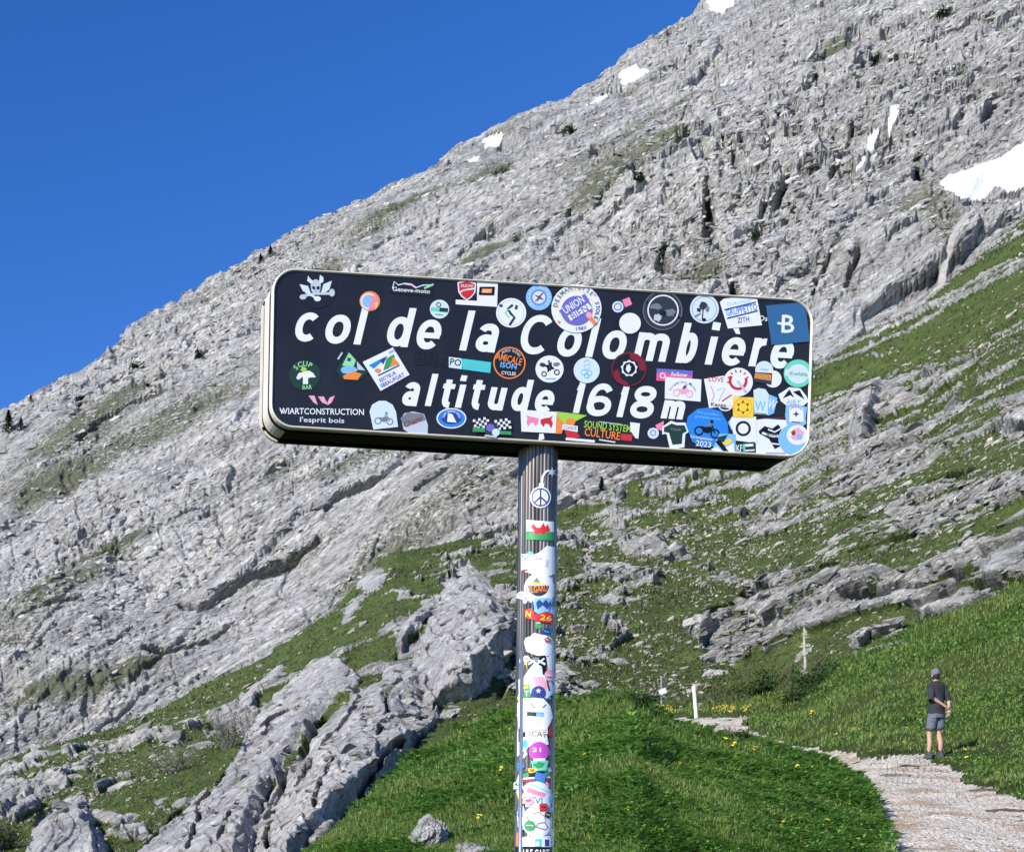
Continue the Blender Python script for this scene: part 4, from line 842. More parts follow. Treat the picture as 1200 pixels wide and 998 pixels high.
sticker('white torn scrap at the end of the graffiti words', [('p', [(738.5, 494.5), (750, 496), (748, 514), (744.5, 513), (739, 505)], 'w')], 1)
sticker('small white drip below the bulls rectangle', [('p', [(632, 508), (637, 508), (638, 514), (631, 516)], 'w')], 1)
sticker('tiny pink square over a pale round badge', [('p', [(768, 498), (778, 493), (777, 505), (770, 503)], 'p'), ('d', 765.5, 507.5, 6.6, 6.4, 'wb'), ('o', 765.5, 507, 3, 1, 'pu')])
sticker('dark green jersey shaped sticker with a white outline', [('p', [(776, 500), (786, 493), (793, 495), (803, 495), (808, 505), (803, 509), (802, 524), (785, 526), (781, 508), (776, 509)], 'w'), ('p', [(778, 501), (787, 496), (793, 498), (802, 498), (805, 505), (800, 508), (799, 520), (788, 521), (784, 507), (778, 506)], 'dgn'), ('t', 'TEAM', 791.5, 503, 12, 2.6, 5, 'gy')], 1)
sticker('bright blue eight sided sticker with a motorbike and a year', [('p', [(804, 498), (806, 488), (817, 479), (830, 477.5), (845, 482), (852.5, 495), (854, 508), (843, 522), (822, 524.5), (811, 517)], 'b'), ('t', 'Une première', 829.5, 484.5, 25, 3.6, 8, 'lb'), ('t', 'grimpée verte', 829.5, 489.5, 30, 3.6, 8, 'lb')] + moto(829, 503, 9.5, 10, 'k', 'gy') + [('t', 'Grimpettes', 822, 513.5, 26, 4.2, 8, 'w'), ('t', '2023', 824.5, 520, 18, 6.6, 7, 'w')], 2)
# the crowded corner at the right
sticker('white poster sticker with red letters and a line drawing', [('p', [(825, 444), (848, 440), (866, 462), (868, 474), (831, 478)], 'w'), ('t', 'LOVE', 839.5, 444.5, 18, 6, 3, 'r'), ('l', [(833, 452), (837, 463), (834, 470)], 1.6, 'pk'), ('l', [(840, 457), (850, 454), (842, 470)], 1.2, 'mg'), ('l', [(846, 470), (858, 462)], 1.4, 'r'), ('t', 'Kanto', 842, 474, 18, 4, 4, 'dg')], 1)
sticker('half hidden black and white ring under the poster', [('d', 850, 472, 11, 9, 'dg'), ('o', 850, 472, 9, 1.4, 'w'), ('l', [(842, 475), (858, 477)], 3, 'w')])
gear = [('d', 865, 447.5, 17.3, 16.8, 'w')] + [('l', arc(865, 446, 9.5, 9.5, -20 + 0, 215, 20, 1), 3.4, 'r')] + [('l', [(865 + 10 * math.cos(a), 446 - 10 * math.sin(a)), (865 + 13 * math.cos(a), 446 - 13 * math.sin(a))], 1.6, 'r') for a in [math.radians(q) for q in range(20, 200, 28)]] + [('l', [(864, 446), (874, 459)], 3, 'mg')]
sticker('white disc with a red cog wheel arc', gear, 2)
sticker('yellow square sticker with a brown star', [('p', [(858.5, 465), (883.5, 465.5), (883, 489), (859, 488.5)], 'y'), ('o', 870.7, 477, 10.6, .6, 'o'), ('p', star(870.7, 477, 8.6, 5, 6), 'br'), ('d', 870.7, 477, 5, 5, 'y')], 3)
sticker('pale blue W sticker behind the yellow square', [('p', [(883, 457), (889, 454.5), (897, 456), (901, 462), (900, 486), (884, 485)], 'wb'), ('t', 'W', 891, 475.5, 13, 12, 2, 'lb'), ('l', [(885, 484), (898, 485)], 1.2, 'gy')], 2)
sticker('tilted blue W sticker partly covered', [('p', [(899, 461), (911, 466), (907, 484), (900, 487)], 'lb'), ('t', 'W', 905, 473.5, 10, 11, 20, 'w')], 1)
sticker('white cloud shaped label with a green band', [('d', 895.5, 433, 10.5, 10, 'wb'), ('d', 906, 444, 10, 10, 'w'), ('p', [(884, 436), (905, 437), (904, 451), (883, 447)], 'dg'), ('p', [(885, 437), (904, 439), (903, 446), (884, 443)], 'o'), ('t', 'YOLO', 894, 441.3, 16, 5, 6, 'g'), ('l', [(891, 432), (900, 433)], 1.4, 'mg')], 1)
sticker('mint green ring sticker with a thin word across', [('d', 935.3, 437.5, 17.8, 17.2, 'dgn'), ('d', 935.3, 437.5, 16.9, 16.3, 't'), ('d', 935.3, 438, 12.4, 11.4, 'wb'), ('r', 935.3, 437.8, 31, 8, 6, 'wb'), ('t', 'di.wildlife', 936, 438, 22, 4.4, 6, 'g')], 1)
sticker('white mountain shaped sticker with black peaks', [('p', [(912, 462), (917, 459), (925, 453.5), (938, 455), (945, 464), (947.5, 470), (942, 475), (923, 476), (915, 470)], 'w'), ('p', [(917, 467), (925, 456), (931, 466), (926, 463)], 'k'), ('p', [(929, 459), (937, 457), (943, 468), (935, 463)], 'k'), ('t', 'AIRY', 930, 471, 17, 6, 4, 'lb')], 1)
sticker('light blue shield sticker with a small crest', [('p', [(921, 475), (932, 473), (946, 477), (944, 490), (945, 496), (940, 500), (922, 497), (920, 487)], 'lb'), ('p', [(925, 477), (941, 478), (942, 494), (925, 494)], 'w'), ('p', star(933, 485, 4, 1.6, 4), 'nb'), ('l', [(926, 479), (933, 475.5), (940, 480)], 1.2, 'p'), ('l', [(928, 494), (938, 495)], 1.3, 'r')], 2)
sticker('white square with a black laurel ring', [('p', [(855, 494), (858, 488), (886, 488), (887, 519), (862, 516)], 'w'), ('o', 871, 502, 7.4, 3.2, 'sk'), ('p', star(871, 502, 8, 6.6, 9), 'w'), ('o', 871, 502, 7.4, 2.6, 'sk')], 2)
sticker('pale violet scrap left of the laurel square', [('p', [(853, 495), (858, 488), (864, 490), (864, 507), (857, 503)], 'lb')], 1)
sticker('dark green label with white KF letters', [('p', [(862, 519), (884.5, 517.5), (884, 530), (862, 531)], 'dgn'), ('t', 'KF', 866.5, 525, 7, 8, -3, 'w'), ('r', 877, 521.5, 12, 3, -3, 'w'), ('r', 878, 527.5, 13, 1.6, -3, 'w'), ('r', 872, 524.5, 2.5, 8, -3, 't')], 3)
sticker('large white sticker with a black and white mountain', [('p', [(885, 492), (896, 490.5), (922, 492), (933, 510), (926, 533.5), (886, 532)], 'w'), ('p', [(889, 505), (896, 499), (905, 502), (912, 497), (918, 506), (920, 520), (908, 526), (901, 514), (890, 508)], 'k'), ('l', [(893, 507), (905, 511), (917, 511)], 2.6, 'w'), ('l', [(900, 503), (908, 506), (915, 502)], 1.6, 'w'), ('t', 'MONT', 906, 510, 16, 4, 8, 'gy'), ('l', [(900, 519), (917, 521)], 1.6, 'w'), ('l', [(897, 530.5), (921, 531)], .8, 'pu')], 1)
sticker('dark slip behind the white mountain sticker', [('p', [(888, 486), (921, 487), (921, 494), (888, 493)], 'sk'), ('l', [(897, 490), (921, 489)], 1, 'dr')])
sticker('sky blue disc sticker with a white round picture inside', [('d', 929.5, 514.5, 17.5, 17.5, 'lb'), ('d', 934.5, 509.5, 12.6, 11.6, 'w'), ('p', blotch(934.5, 509, 8.5, 7.5, 41), 'pk'), ('p', blotch(937, 512, 4, 4, 42), 'lb'), ('p', blotch(930, 507, 3, 3, 43), 'br')], 3)
sticker('colourful mountain road scrap at the bottom edge', [('p', [(843, 508), (862, 508.5), (862, 530), (835, 527.5), (838, 518)], 'lb'), ('p', [(841, 512), (853, 509), (848, 518), (840, 518)], 'dgn'), ('p', [(846, 519), (856, 513), (858, 518), (850, 522)], 'y'), ('p', [(838, 517), (844, 516), (855, 529), (849, 530)], 'k'), ('p', [(833, 526), (841, 523), (847, 530), (838, 529)], 'w'), ('p', [(850, 524), (860, 519), (861, 530), (855, 530)], 'w')], 3)

# ---- pole stickers (drawn from top to bottom) ------------------------------
X0 = 630
PS = [
 ('round white peace symbol shaped as a bomb', [('d', 633.5, 582.5, 12.3, 12.5, 'w'), ('d', 633.5, 582.5, 11, 11.2, 'w'), ('o', 633.5, 582.5, 10, 1.8, 'nb'), ('l', [(633.5, 573), (633.5, 592)], 2, 'nb'), ('l', [(633.5, 582), (626.5, 588.5)], 2, 'nb'), ('l', [(633.5, 582), (640.5, 588.5)], 2, 'nb'), ('r', 634.5, 568, 6, 4, 0, 'w'), ('l', [(635, 566), (636, 558), (639, 553), (643, 551)], 2.6, 'w'), ('p', star(647, 553, 6, 2.4, 6), 'wb')]),
 ('white and green flag sticker with a red dragon', [('p', [(616.5, 609), (649, 611), (649.5, 633), (617, 632)], 'w'), ('p', [(616.8, 622), (649.3, 623), (649.5, 633), (617, 632)], 'g'), ('p', poly(633, 621, [(-11, -4), (-8, -8), (-4, -3), (0, -3), (4, -9), (6, -4), (9, -7), (12, 1), (7, 2), (4, 6), (0, 3), (-6, 6), (-7, 1)]), 'r')]),
 ('white torn sticker with faint blue letters', [('p', [(611, 649), (619, 649), (619, 652), (632, 647), (641, 639), (650, 641), (650.5, 672), (640, 676), (622, 672), (611, 668)], 'w'), ('t', 'NI', 615, 653, 7, 7, 0, 'b'), ('t', 'GIRARDIN', 628, 654.5, 15, 3, -3, 'pu'), ('l', [(612, 668), (618, 668)], 2, 'r'), ('r', 641, 660, 3, 9, 5, 'mg')]),
 ('white disc sticker with a mountain arch and orange word', [('d', 632, 690, 18, 19, 'w'), ('p', arc(631, 686, 12.5, 12.5, 0, 180, 14, 1), 'dg'), ('p', [(620, 685), (628, 678), (634, 683), (642, 685)], 'y'), ('p', [(624, 682), (629, 676), (633, 682)], 'gy'), ('t', 'BELGARD', 629, 690, 26, 7.5, -7, 'o')]),
 ('light blue crest with dark mountains', [('p', [(626, 700), (644, 700), (643, 716), (634, 721), (626, 716)], 'lb'), ('p', [(628, 706), (632, 702), (636, 706), (640, 702), (644, 708), (642, 714), (636, 709), (630, 714)], 'nb'), ('r', 624, 708, 2.6, 8, 0, 'nb')]),
 ('red sticker with yellow racing numbers', [('p', [(614.5, 714), (624, 712), (627, 720), (640, 716), (649, 720), (648, 730), (632, 728), (616, 724)], 'r'), ('t', 'N', 619, 719, 6, 7, 5, 'y'), ('t', '26', 640, 723.5, 14, 6.5, 8, 'y')]),
 ('blank white cloud shaped sticker', [('p', [(614, 752), (616, 747), (622, 745), (626, 741), (633, 743), (640, 744), (647, 748), (649.5, 762), (649, 784), (643, 788), (640, 768), (630, 768), (617, 763)], 'w')]),
 ('black sticker with white crossbones', [('p', [(617, 769), (639, 767.5), (641, 790), (636, 793), (618, 786)], 'k'), ('l', [(619, 778), (628, 772), (639, 778)], 2.6, 'w'), ('l', [(620, 772), (630, 777), (638, 771)], 2, 'w'), ('r', 628, 771.5, 8, 3.5, 0, 'gy')]),
 ('cream and rose layered torn stickers', [('p', [(618, 786), (627, 775), (635, 781), (636, 790), (645, 792), (648, 812), (641, 818), (622, 812), (610, 800)], 'wb'), ('p', [(624, 793), (636, 792), (642, 804), (640, 808), (627, 802)], 'pk'), ('l', [(624, 792), (634, 782)], 2, 'mg'), ('l', [(641, 796), (644, 809)], 2.2, 'dr')]),
 ('green and yellow small square with a white T', [('p', [(607.5, 796), (616, 792), (622, 812), (618, 817), (608, 814)], 'w'), ('p', [(609.5, 802), (620, 801), (622, 816), (612, 818)], 'g'), ('r', 614.5, 805, 9, 3.5, -12, 'y'), ('t', 'T', 617, 812, 5, 6, 0, 'w')]),
 ('navy blue round sticker', [('d', 631, 811.5, 8.6, 8.2, 'nb'), ('p', star(631, 809, 3.5, 1.8, 5), 'mg')]),
 ('big white sticker with a slate bar and pale words', [('p', [(606, 824), (612, 818), (625, 817), (637, 818), (645, 827), (648, 840), (640, 856), (607, 852)], 'w'), ('r', 627.5, 836.5, 20, 5, 3, 'dgn'), ('r', 633, 837, 9, 4, 3, 'lb'), ('l', [(622, 824), (627, 829)], 1.6, 'gy'), ('l', [(636, 829), (640, 825)], 1.6, 'gy'), ('l', [(609, 835), (614, 847)], 1.4, 'mg'), ('r', 624, 843, 6, 1.4, 0, 'lb'), ('r', 630, 846, 6, 1.2, 3, 'mg')]),
 ('dark violet patch at the right edge of the pole', [('p', [(636, 836), (644, 828), (649.5, 831), (649, 845), (640, 845)], 'nb'), ('l', [(642, 836), (643, 840)], 1.5, 'pu')]),
 ('red and sand coloured scrap', [('p', [(637, 846), (647, 845), (648, 864), (641, 860)], 'r'), ('p', [(638, 846), (645, 845), (644, 851)], 'o')]),
 ('white strip with brown letters', [('p', [(607, 852), (640, 855), (643, 872), (622, 873), (606, 886), (606, 860)], 'w'), ('t', 'SCAT', 630, 859.5, 23, 6.4, 7, 'br'), ('r', 608.5, 861, 2.2, 16, 0, 'k'), ('r', 615, 871, 5, 9, 0, 'tq'), ('r', 614.5, 860, 2.5, 6, 0, 'k')]),
 ('magenta round sticker with two white eyes', [('d', 631.5, 880, 12, 11.5, 'vio'), ('t', '31', 629, 878, 10, 5, 0, 'w')]),
 ('sky blue patch low on the left edge', [('p', [(605.5, 894), (612, 890), (615, 898), (607, 903)], 'b')]),
 ('sea green crumpled sticker', [('p', [(622, 891), (633, 889), (643, 891), (640, 902), (625, 903)], 't'), ('p', blotch(632, 896, 7, 4, 51), 'g'), ('r', 632, 889.5, 14, 3, 0, 'wb')]),
 ('tricolour ribbon sticker across the pole', [('p', [(609, 905), (620, 903), (640, 904), (647, 904), (645, 914), (630, 910), (613, 916), (608, 912)], 'k'), ('p', [(610, 907), (619, 904), (620, 909), (611, 910)], 'g'), ('p', [(633, 907), (645, 903), (645, 908), (634, 911)], 'g'), ('l', [(610, 912), (625, 911), (645, 910)], 2, 'w'), ('l', [(613, 915), (628, 913)], 2, 'r'), ('l', [(638, 914), (645, 912)], 2, 'r')]),
 ('white sticker with a red headed banner', [('p', [(613, 921), (620, 916), (635, 914), (645, 926), (645, 945), (616, 945)], 'wb'), ('p', [(618, 922), (640, 929), (638, 934), (617, 928)], 'p'), ('l', [(622, 918), (644, 928)], 1.2, 't'), ('t', 'TVL', 629.5, 937.5, 19, 8, 3, 'gy')]),
 ('yellow star scrap on the left edge', [('p', [(606, 931), (612, 928), (616, 931), (614, 941), (609, 942)], 'y'), ('l', [(612, 932), (614, 937)], 1.6, 'g')]),
 ('white disc with a thin snail drawing', [('d', 629.5, 962, 17.6, 19, 'w'), ('o', 629.5, 962, 16.6, .5, 'mg'), ('l', [(617, 956), (620, 961), (625, 963), (621, 966), (623, 969), (631, 969), (639, 972), (642, 969), (639, 963), (632, 964), (628, 968)], 1.5, 'gy'), ('l', [(624, 953), (631, 951), (638, 956), (640, 962)], 1, 'gy')]),
 ('turquoise and navy squares near the frame bottom', [('p', [(613, 981), (645, 979), (646, 992), (614, 991)], 'w'), ('r', 631, 987, 8, 9, 0, 'tq'), ('r', 641, 987, 5, 8, 0, 'nb'), ('r', 630, 988, 4, 5, 0, 'wb')]),
 ('orange pennant low on the left edge', [('p', [(605.5, 975), (609, 975), (612, 991), (605, 991)], 'o')]),
 ('black band sticker with white capitals at the frame bottom', [('p', [(603.5, 991.5), (647, 991), (647, 1012), (603, 1012)], 'k'), ('t', 'GULF CART', 626, 1000, 36, 11, 0, 'w')]),
]
for i, (lb, ls) in enumerate(PS): sticker(lb + ' on the pole', ls, level=(i % 6) * .9 + .4, on='pole')
# pale residue patches left by older stickers, visible between them
rc = random.Random(77); PC = ['w', 'wb', 'w', 'mg', 'w', 'b', 'lb', 'r', 'k', 'dg', 'y', 'g', 'tq', 'nb', 'o', 'pk', 'dgn', 'w']
for i in range(64):
    y = 640 + 352 * rc.random() ** .75; x = pole_x(y) + rc.uniform(-20, 20); a = rc.uniform(-25, 25); w_, h_ = rc.uniform(5, 13), rc.uniform(4, 12); c = rc.choice(PC); c2 = rc.choice([q for q in PC if q != c]); c3 = rc.choice(['k', 'nb', 'gy', 'dg', 'r'])
    ls = [('d', x, y, w_ / 2, w_ / 2, c)] if i % 3 == 0 else [('p', blotch(x, y, w_ * .62, h_ * .62, 500 + i, 8), c)] if i % 3 == 1 else [('r', x, y, w_, h_, a, c)]
    ls += [('l', [(x - w_ * .3, y - h_ * .1), (x + w_ * .3, y + rc.uniform(-1, 1))], 1.1, c2), ('l', [(x - w_ * .25, y + h_ * .22), (x + w_ * .2, y + h_ * .22)], .8, c3)]
    if i % 4 == 0: ls.append(('t', rc.choice(['ii', 'oo', 'll', 'mm']), x, y - h_ * .25, w_ * .5, h_ * .25, a * .3, c3))
    sticker('small worn scrap of a %s sticker on the pole' % dict(w='white', wb='pale', mg='grey', b='blue', lb='light blue', r='red', k='black', dg='dark grey', y='yellow', g='green', tq='turquoise', nb='navy', o='orange', pk='pink', dgn='dark green')[c], ls, level=.15 + .05 * (i % 6) if i % 5 else 5.2 + .1 * (i % 7), on='pole')
for i, (x, y, rx, ry) in enumerate([(611, 830, 5, 12), (648, 800, 2.5, 14), (608, 920, 4, 14), (645, 940, 4, 16), (610, 955, 5, 18), (642, 905, 5, 8), (647, 760, 2.5, 16), (612, 880, 6, 8), (645, 985, 4, 8), (646, 690, 3.5, 16), (615, 700, 4, 8)]):
    sticker('torn whitish remains of an old sticker on the pole', [('p', blotch(x, y, rx, ry, 60 + i), 'wb' if i % 3 else 'mg'), ('l', [(x - 2, y - ry * .4), (x + 2, y + ry * .3)], 1.5, ['gy', 'k', 'b', 'dg'][i % 4])], level=.1, on='pole')

# ================================================================ loose rocks, grass, plants, people
def surf(sh, x, y, back=0):
    """world point and normal of a terrain sheet where the sight line through photo pixel x,y meets it"""
    px, py, Q, Nn = sh[:4]
    X = PX + FL * Q[..., 0] / Q[..., 1]; Yp = HY - FL * (Q[..., 2] - EYE) / Q[..., 1]
    d = (X - x) ** 2 + (Yp - y) ** 2 + Q[..., 1] * .02; i = np.unravel_index(np.argmin(d), d.shape)
    return Vector(Q[i]), Vector(Nn[i])
def hull_rock(seed, el=(1, .7, .5), n=15):
    r = np.random.default_rng(seed); bm = bmesh.new()
    for _ in range(n):
        v = r.normal(size=3); v /= np.abs(v).max() ** .6 * np.linalg.norm(v) ** .4; bm.verts.new(v * el * (0.75 + .3 * r.random()))
    res = bmesh.ops.convex_hull(bm, input=bm.verts[:])
    bmesh.ops.delete(bm, geom=[g for g in set(res['geom_interior'] + res['geom_unused']) if isinstance(g, bmesh.types.BMVert)], context='VERTS')
    bmesh.ops.triangulate(bm, faces=bm.faces[:]); bmesh.ops.recalc_face_normals(bm, faces=bm.faces[:])
    bm.verts.index_update(); V = np.array([v.co[:] for v in bm.verts]); F = np.array([[v.index for v in f.verts] for f in bm.faces]); bm.free()
    return V, F
ROCKS = [hull_rock(300 + i, [(1, .7, .5), (1, .8, .6), (1, .6, .35), (1.1, .6, .4)][i % 4], 12 + i) for i in range(8)]
def stone_mesh(name, k, mat): return fastmesh(name, *ROCKS[k], mat, {'tone': np.full(len(ROCKS[k][0]), rng.random())})
def rotm(ax, ay, az):
    return np.array(Matrix.Rotation(az, 3, 'Z') @ Matrix.Rotation(ay, 3, 'Y') @ Matrix.Rotation(ax, 3, 'X'))
def scatter_merge(name, pts, sizes, mat, seed, tilt=-.5):
    r = np.random.default_rng(seed); V = []; F = []; T = []; o = 0
    mats = [rotm(r.normal() * .4, tilt + r.normal() * .35, r.normal() * .6) for _ in range(40)]
    for p, s in zip(pts, sizes):
        v, f = ROCKS[r.integers(8)]; V.append(v @ mats[r.integers(40)].T * s + p); F.append(f + o); o += len(v); T.append(np.full(len(v), r.random()))
    return mobj(name, fastmesh(name, np.concatenate(V), np.concatenate(F), mat, {'tone': np.concatenate(T)}))
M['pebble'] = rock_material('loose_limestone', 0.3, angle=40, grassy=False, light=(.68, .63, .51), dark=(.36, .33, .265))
# --- stones on the hillside
px, py, Q, Nn, rm = HS[0], HS[1], HS[2], HS[3], HS[4]
rmf = np.concatenate([np.repeat(rm[:1], Q.shape[0] - rm.shape[0], 0), rm])
vis = (px > -10) & (px < 1210) & (py > 230) & (py < 1000) & ~((px > 880) & (py > 775)) & ~((px > 350) & (px < 1000) & (py > 850))
dens = np.clip(.12 + blobs(px, py, [(800, 640, 170, 90, 20, .9), (700, 620, 60, 30, 20, .6), (640, 760, 40, 60, 0, 1), (1120, 430, 80, 80, 30, .35), (1000, 560, 160, 60, 20, .5), (150, 900, 120, 60, 30, .5), (80, 940, 60, 40, 30, .5), (790, 800, 70, 20, 0, .8), (420, 720, 110, 50, 40, -.10), (900, 800, 80, 25, 0, -.6), (1180, 520, 60, 60, 0, .2)])
               + .35 * fbm(Q * .25, 220, 3), 0, 1)
cellA = np.clip(np.abs(np.gradient(py, axis=0)), 0, 6)
w = (dens ** 1.6 * vis * (rmf < .6) * cellA).ravel(); w /= w.sum()
Qf = Q.reshape(-1, 3); Nf = Nn.reshape(-1, 3)
idx = rng.choice(len(w), 300, replace=False, p=w)
tm = {k: stone_mesh('rock', k, M['pebble']) for k in range(8)}
r_ = np.random.default_rng(5)
for i in idx:
    s = (3.2 + 4.5 * r_.random() ** 2.2) * Qf[i, 1] / FL
    o = bpy.data.objects.new('rock', tm[int(r_.integers(8))]); COL.objects.link(o); o.parent = ho[0]
    o.location = Qf[i] + Nf[i] * s * .15; o.scale = (s * (1.0 + .6 * r_.random()), s, s * (.7 + .4 * r_.random())); o.rotation_euler = (r_.normal() * .4, -.55 + r_.normal() * .3, r_.normal() * .6)
idx = rng.choice(len(w), 5200, p=w); r_ = np.random.default_rng(6)
tag(scatter_merge('scree', Qf[idx] + Nf[idx] * .03, (1.0 + 2.2 * r_.random(len(idx)) ** 2) * Qf[idx, 1] / FL, M['pebble'], 8), kind='stuff', label='small pale limestone scree strewn over the turf')
# --- angular slabs lying in the beds
SLABV = [hull_rock(700 + i, (1, .42 + .1 * (i % 3), .30), 11 + i % 4) for i in range(10)]
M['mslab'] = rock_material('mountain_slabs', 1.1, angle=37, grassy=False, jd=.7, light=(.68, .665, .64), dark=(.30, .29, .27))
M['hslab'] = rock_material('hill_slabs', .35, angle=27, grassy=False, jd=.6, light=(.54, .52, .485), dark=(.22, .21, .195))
def slab_frame(sh, idx, ang, r):
    """axes of slabs bedded into a sheet: long axis up to the right, thin axis along the surface normal"""
    px, py, Q, Nn = sh[:4]; q = Q.reshape(-1, 3)[idx]; n = Nn.reshape(-1, 3)[idx].copy(); n += r.normal(size=n.shape) * .22; n /= np.linalg.norm(n, axis=1, keepdims=True)
    a = np.radians(ang + r.normal(size=len(idx)) * 12); v = np.array([0, 0, EYE]) - q; v /= np.linalg.norm(v, axis=1, keepdims=True)
    rt = np.cross([0, 0, 1.], v); rt /= np.linalg.norm(rt, axis=1, keepdims=True); up = np.cross(v, rt)
    d = rt * np.cos(a)[:, None] + up * np.sin(a)[:, None]; e1 = d - n * np.sum(d * n, 1, keepdims=True); e1 /= np.linalg.norm(e1, axis=1, keepdims=True); e2 = np.cross(n, e1)
    return q, e1, e2, n
def bed_slabs(name, sh, w, cnt, smin, smax, ang, mat, seed, label, pw=2.0, sink=.08):
    r = np.random.default_rng(seed); idx = r.choice(w.size, cnt, p=w.ravel() / w.sum()); an = ang.ravel()[idx] if hasattr(ang, 'ravel') else ang
    q, e1, e2, n = slab_frame(sh, idx, an, r); s = (smin + (smax - smin) * r.random(cnt) ** pw) * q[:, 1] / FL; V = []; F = []; T = []; o = 0; kk = r.integers(10, size=cnt); tz = r.random(cnt); th = .7 + .8 * r.random(cnt)
    for i in range(cnt):
        v, f = SLABV[kk[i]]; B = np.stack([e1[i], e2[i], n[i] * th[i]]) * s[i]; V.append(v @ B + q[i] - n[i] * s[i] * sink); F.append(f + o); o += len(v); T.append(np.full(len(v), tz[i]))
    return tag(mobj(name, fastmesh(name, np.concatenate(V), np.concatenate(F), mat, {'tone': np.concatenate(T)})), kind='stuff', label=label)
px, py, Q, Nn = MT
sm_ = np.clip(blobs(px, py, SLAB), 0, 1); cr_ = np.clip(blobs(px, py, CRAG), 0, 1); sn = np.zeros(px.shape, bool)
for p_ in SNOW: sn |= (dpoly(px, py, p_) < 5) | inpoly(px, py, p_)
ol = np.clip(blobs(px, py, OLIVE), 0, 1); nz = fbm(Q * .03, 240, 3); gully = dpoly(px, py, [(1134, 252), (1102, 309), (1066, 370), (1010, 412), (1066, 370), (1102, 309)]) < 9
w = (~sn) * (~gully) * ((px > -20) & (px < 1230) & (py > -20)) * (1 - .85 * sm_) * (1 - .8 * ol) * (.35 + .65 * sstep(-.2, .2, nz) + .5 * cr_); w[:4] = 0
bed_slabs('broken_slabs', MT, w.astype(float), 15000, 1.6, 8.5, 28 + 24 * cr_ + 12 * sstep(600, 1000, px), M['mslab'], 41, 'broken limestone slabs bedded into the mountain face')
bed_slabs('crag_blocks', MT, (w * (.08 + cr_ + 2.2 * (py - py[4] < 9))).astype(float), 2200, 4, 14, 28 + 24 * cr_ + 12 * sstep(600, 1000, px), M['mslab'], 46, 'larger blocks standing out of the mountain crags', 1.6, .3)
px, py, Q, Nn = HS[:4]
bs_ = blobs(px, py, BIAS); vis_ = (px > -10) & (px < 1215) & (py > 240) & (py < 1000)
LEDGE = blobs(px, py, [(1050, 640, 150, 46, 22, 1.0), (900, 725, 120, 26, 30, .9), (1000, 560, 110, 24, 22, .8), (1120, 600, 90, 25, 18, .8), (740, 660, 70, 45, 20, .35), (620, 760, 22, 60, 10, .8), (1150, 500, 60, 30, 20, .5), (1030, 750, 50, 10, 20, .8), (1150, 700, 60, 12, 15, .8), (100, 900, 90, 14, 30, .5), (660, 795, 55, 26, 0, .9), (1010, 480, 50, 45, 40, .4), (800, 800, 50, 14, 20, .4)])
w = vis_ * np.clip(LEDGE, .03, 1) * (.25 + .75 * (rmf > .4)); w = w * ~((px > 860) & (py > 790))
r_ = np.random.default_rng(44); idx = r_.choice(w.size, 230, replace=False, p=(w / w.sum()).ravel()); q, e1, e2, n = slab_frame(HS, idx, 24, r_)
sl_m = [fastmesh('slab', *SLABV[k], M['hslab'], {'tone': np.full(len(SLABV[k][0]), r_.random())}) for k in range(10)]
for i in range(len(idx)):
    s = (9 + 11 * r_.random() ** 1.6) * q[i, 1] / FL; o = bpy.data.objects.new('slab', sl_m[i % 10]); COL.objects.link(o); o.parent = ho[0]
    B = Matrix([list(e1[i]), list(e2[i]), list(n[i])]).transposed().to_4x4(); o.matrix_local = Matrix.Translation(Vector(q[i] + n[i] * s * .05)) @ B @ Matrix.Diagonal((s, s * 1.0, s * (.9 + .6 * r_.random()), 1))
bed_slabs('ledge_blocks', HS, w.astype(float), 4200, 2.2, 9, 24, M['hslab'], 45, 'broken limestone blocks heaped along the hillside ledges')
inr = np.zeros(px.shape, bool)
for o_ in OUT[:3]: inr |= inpoly(px, py, o_[1]) & (dpoly(px, py, o_[1]) > 5)
w2 = inr * ((px > -10) & (py < 1010)) * (1 - .75 * inpoly(px, py, OUT[0][1])) * (.2 + sstep(-.1, .25, fbm(Q * .5, 250, 3)))
bed_slabs('crag_splinters', HS, w2.astype(float), 420, 4, 16, 54, M['hslab'], 47, 'split limestone splinters on the lower left crag', 1.7, .1)
# --- stones on the path
px, py, Q, Nn, pm = NS
wp = (pm & (px > 760) & (px < 1215) & (py < 1010)).ravel().astype(float); wp /= wp.sum(); Qf = Q.reshape(-1, 3); Nf = Nn.reshape(-1, 3)
tp = {k: stone_mesh('stone', k, M['pebble']) for k in range(8)}
idx = rng.choice(len(wp), 240, replace=False, p=wp)
for i in idx:
    s = (2.2 + 4.0 * r_.random() ** 2.5) * Qf[i, 1] / FL
    o = bpy.data.objects.new('stone', tp[int(r_.integers(8))]); COL.objects.link(o); o.parent = so[1]; o.location = Vector(Qf[i] - Nf[i] * s * .12) - so[1].location
    o.scale = (s * 1.3, s, s * .5); o.rotation_euler = (r_.normal() * .15, r_.normal() * .15, r_.random() * 6)
M['slab_brown'] = rock_material('earth_stained_stone', 0.25, grassy=False, light=(.36, .28, .21), dark=(.20, .15, .11))
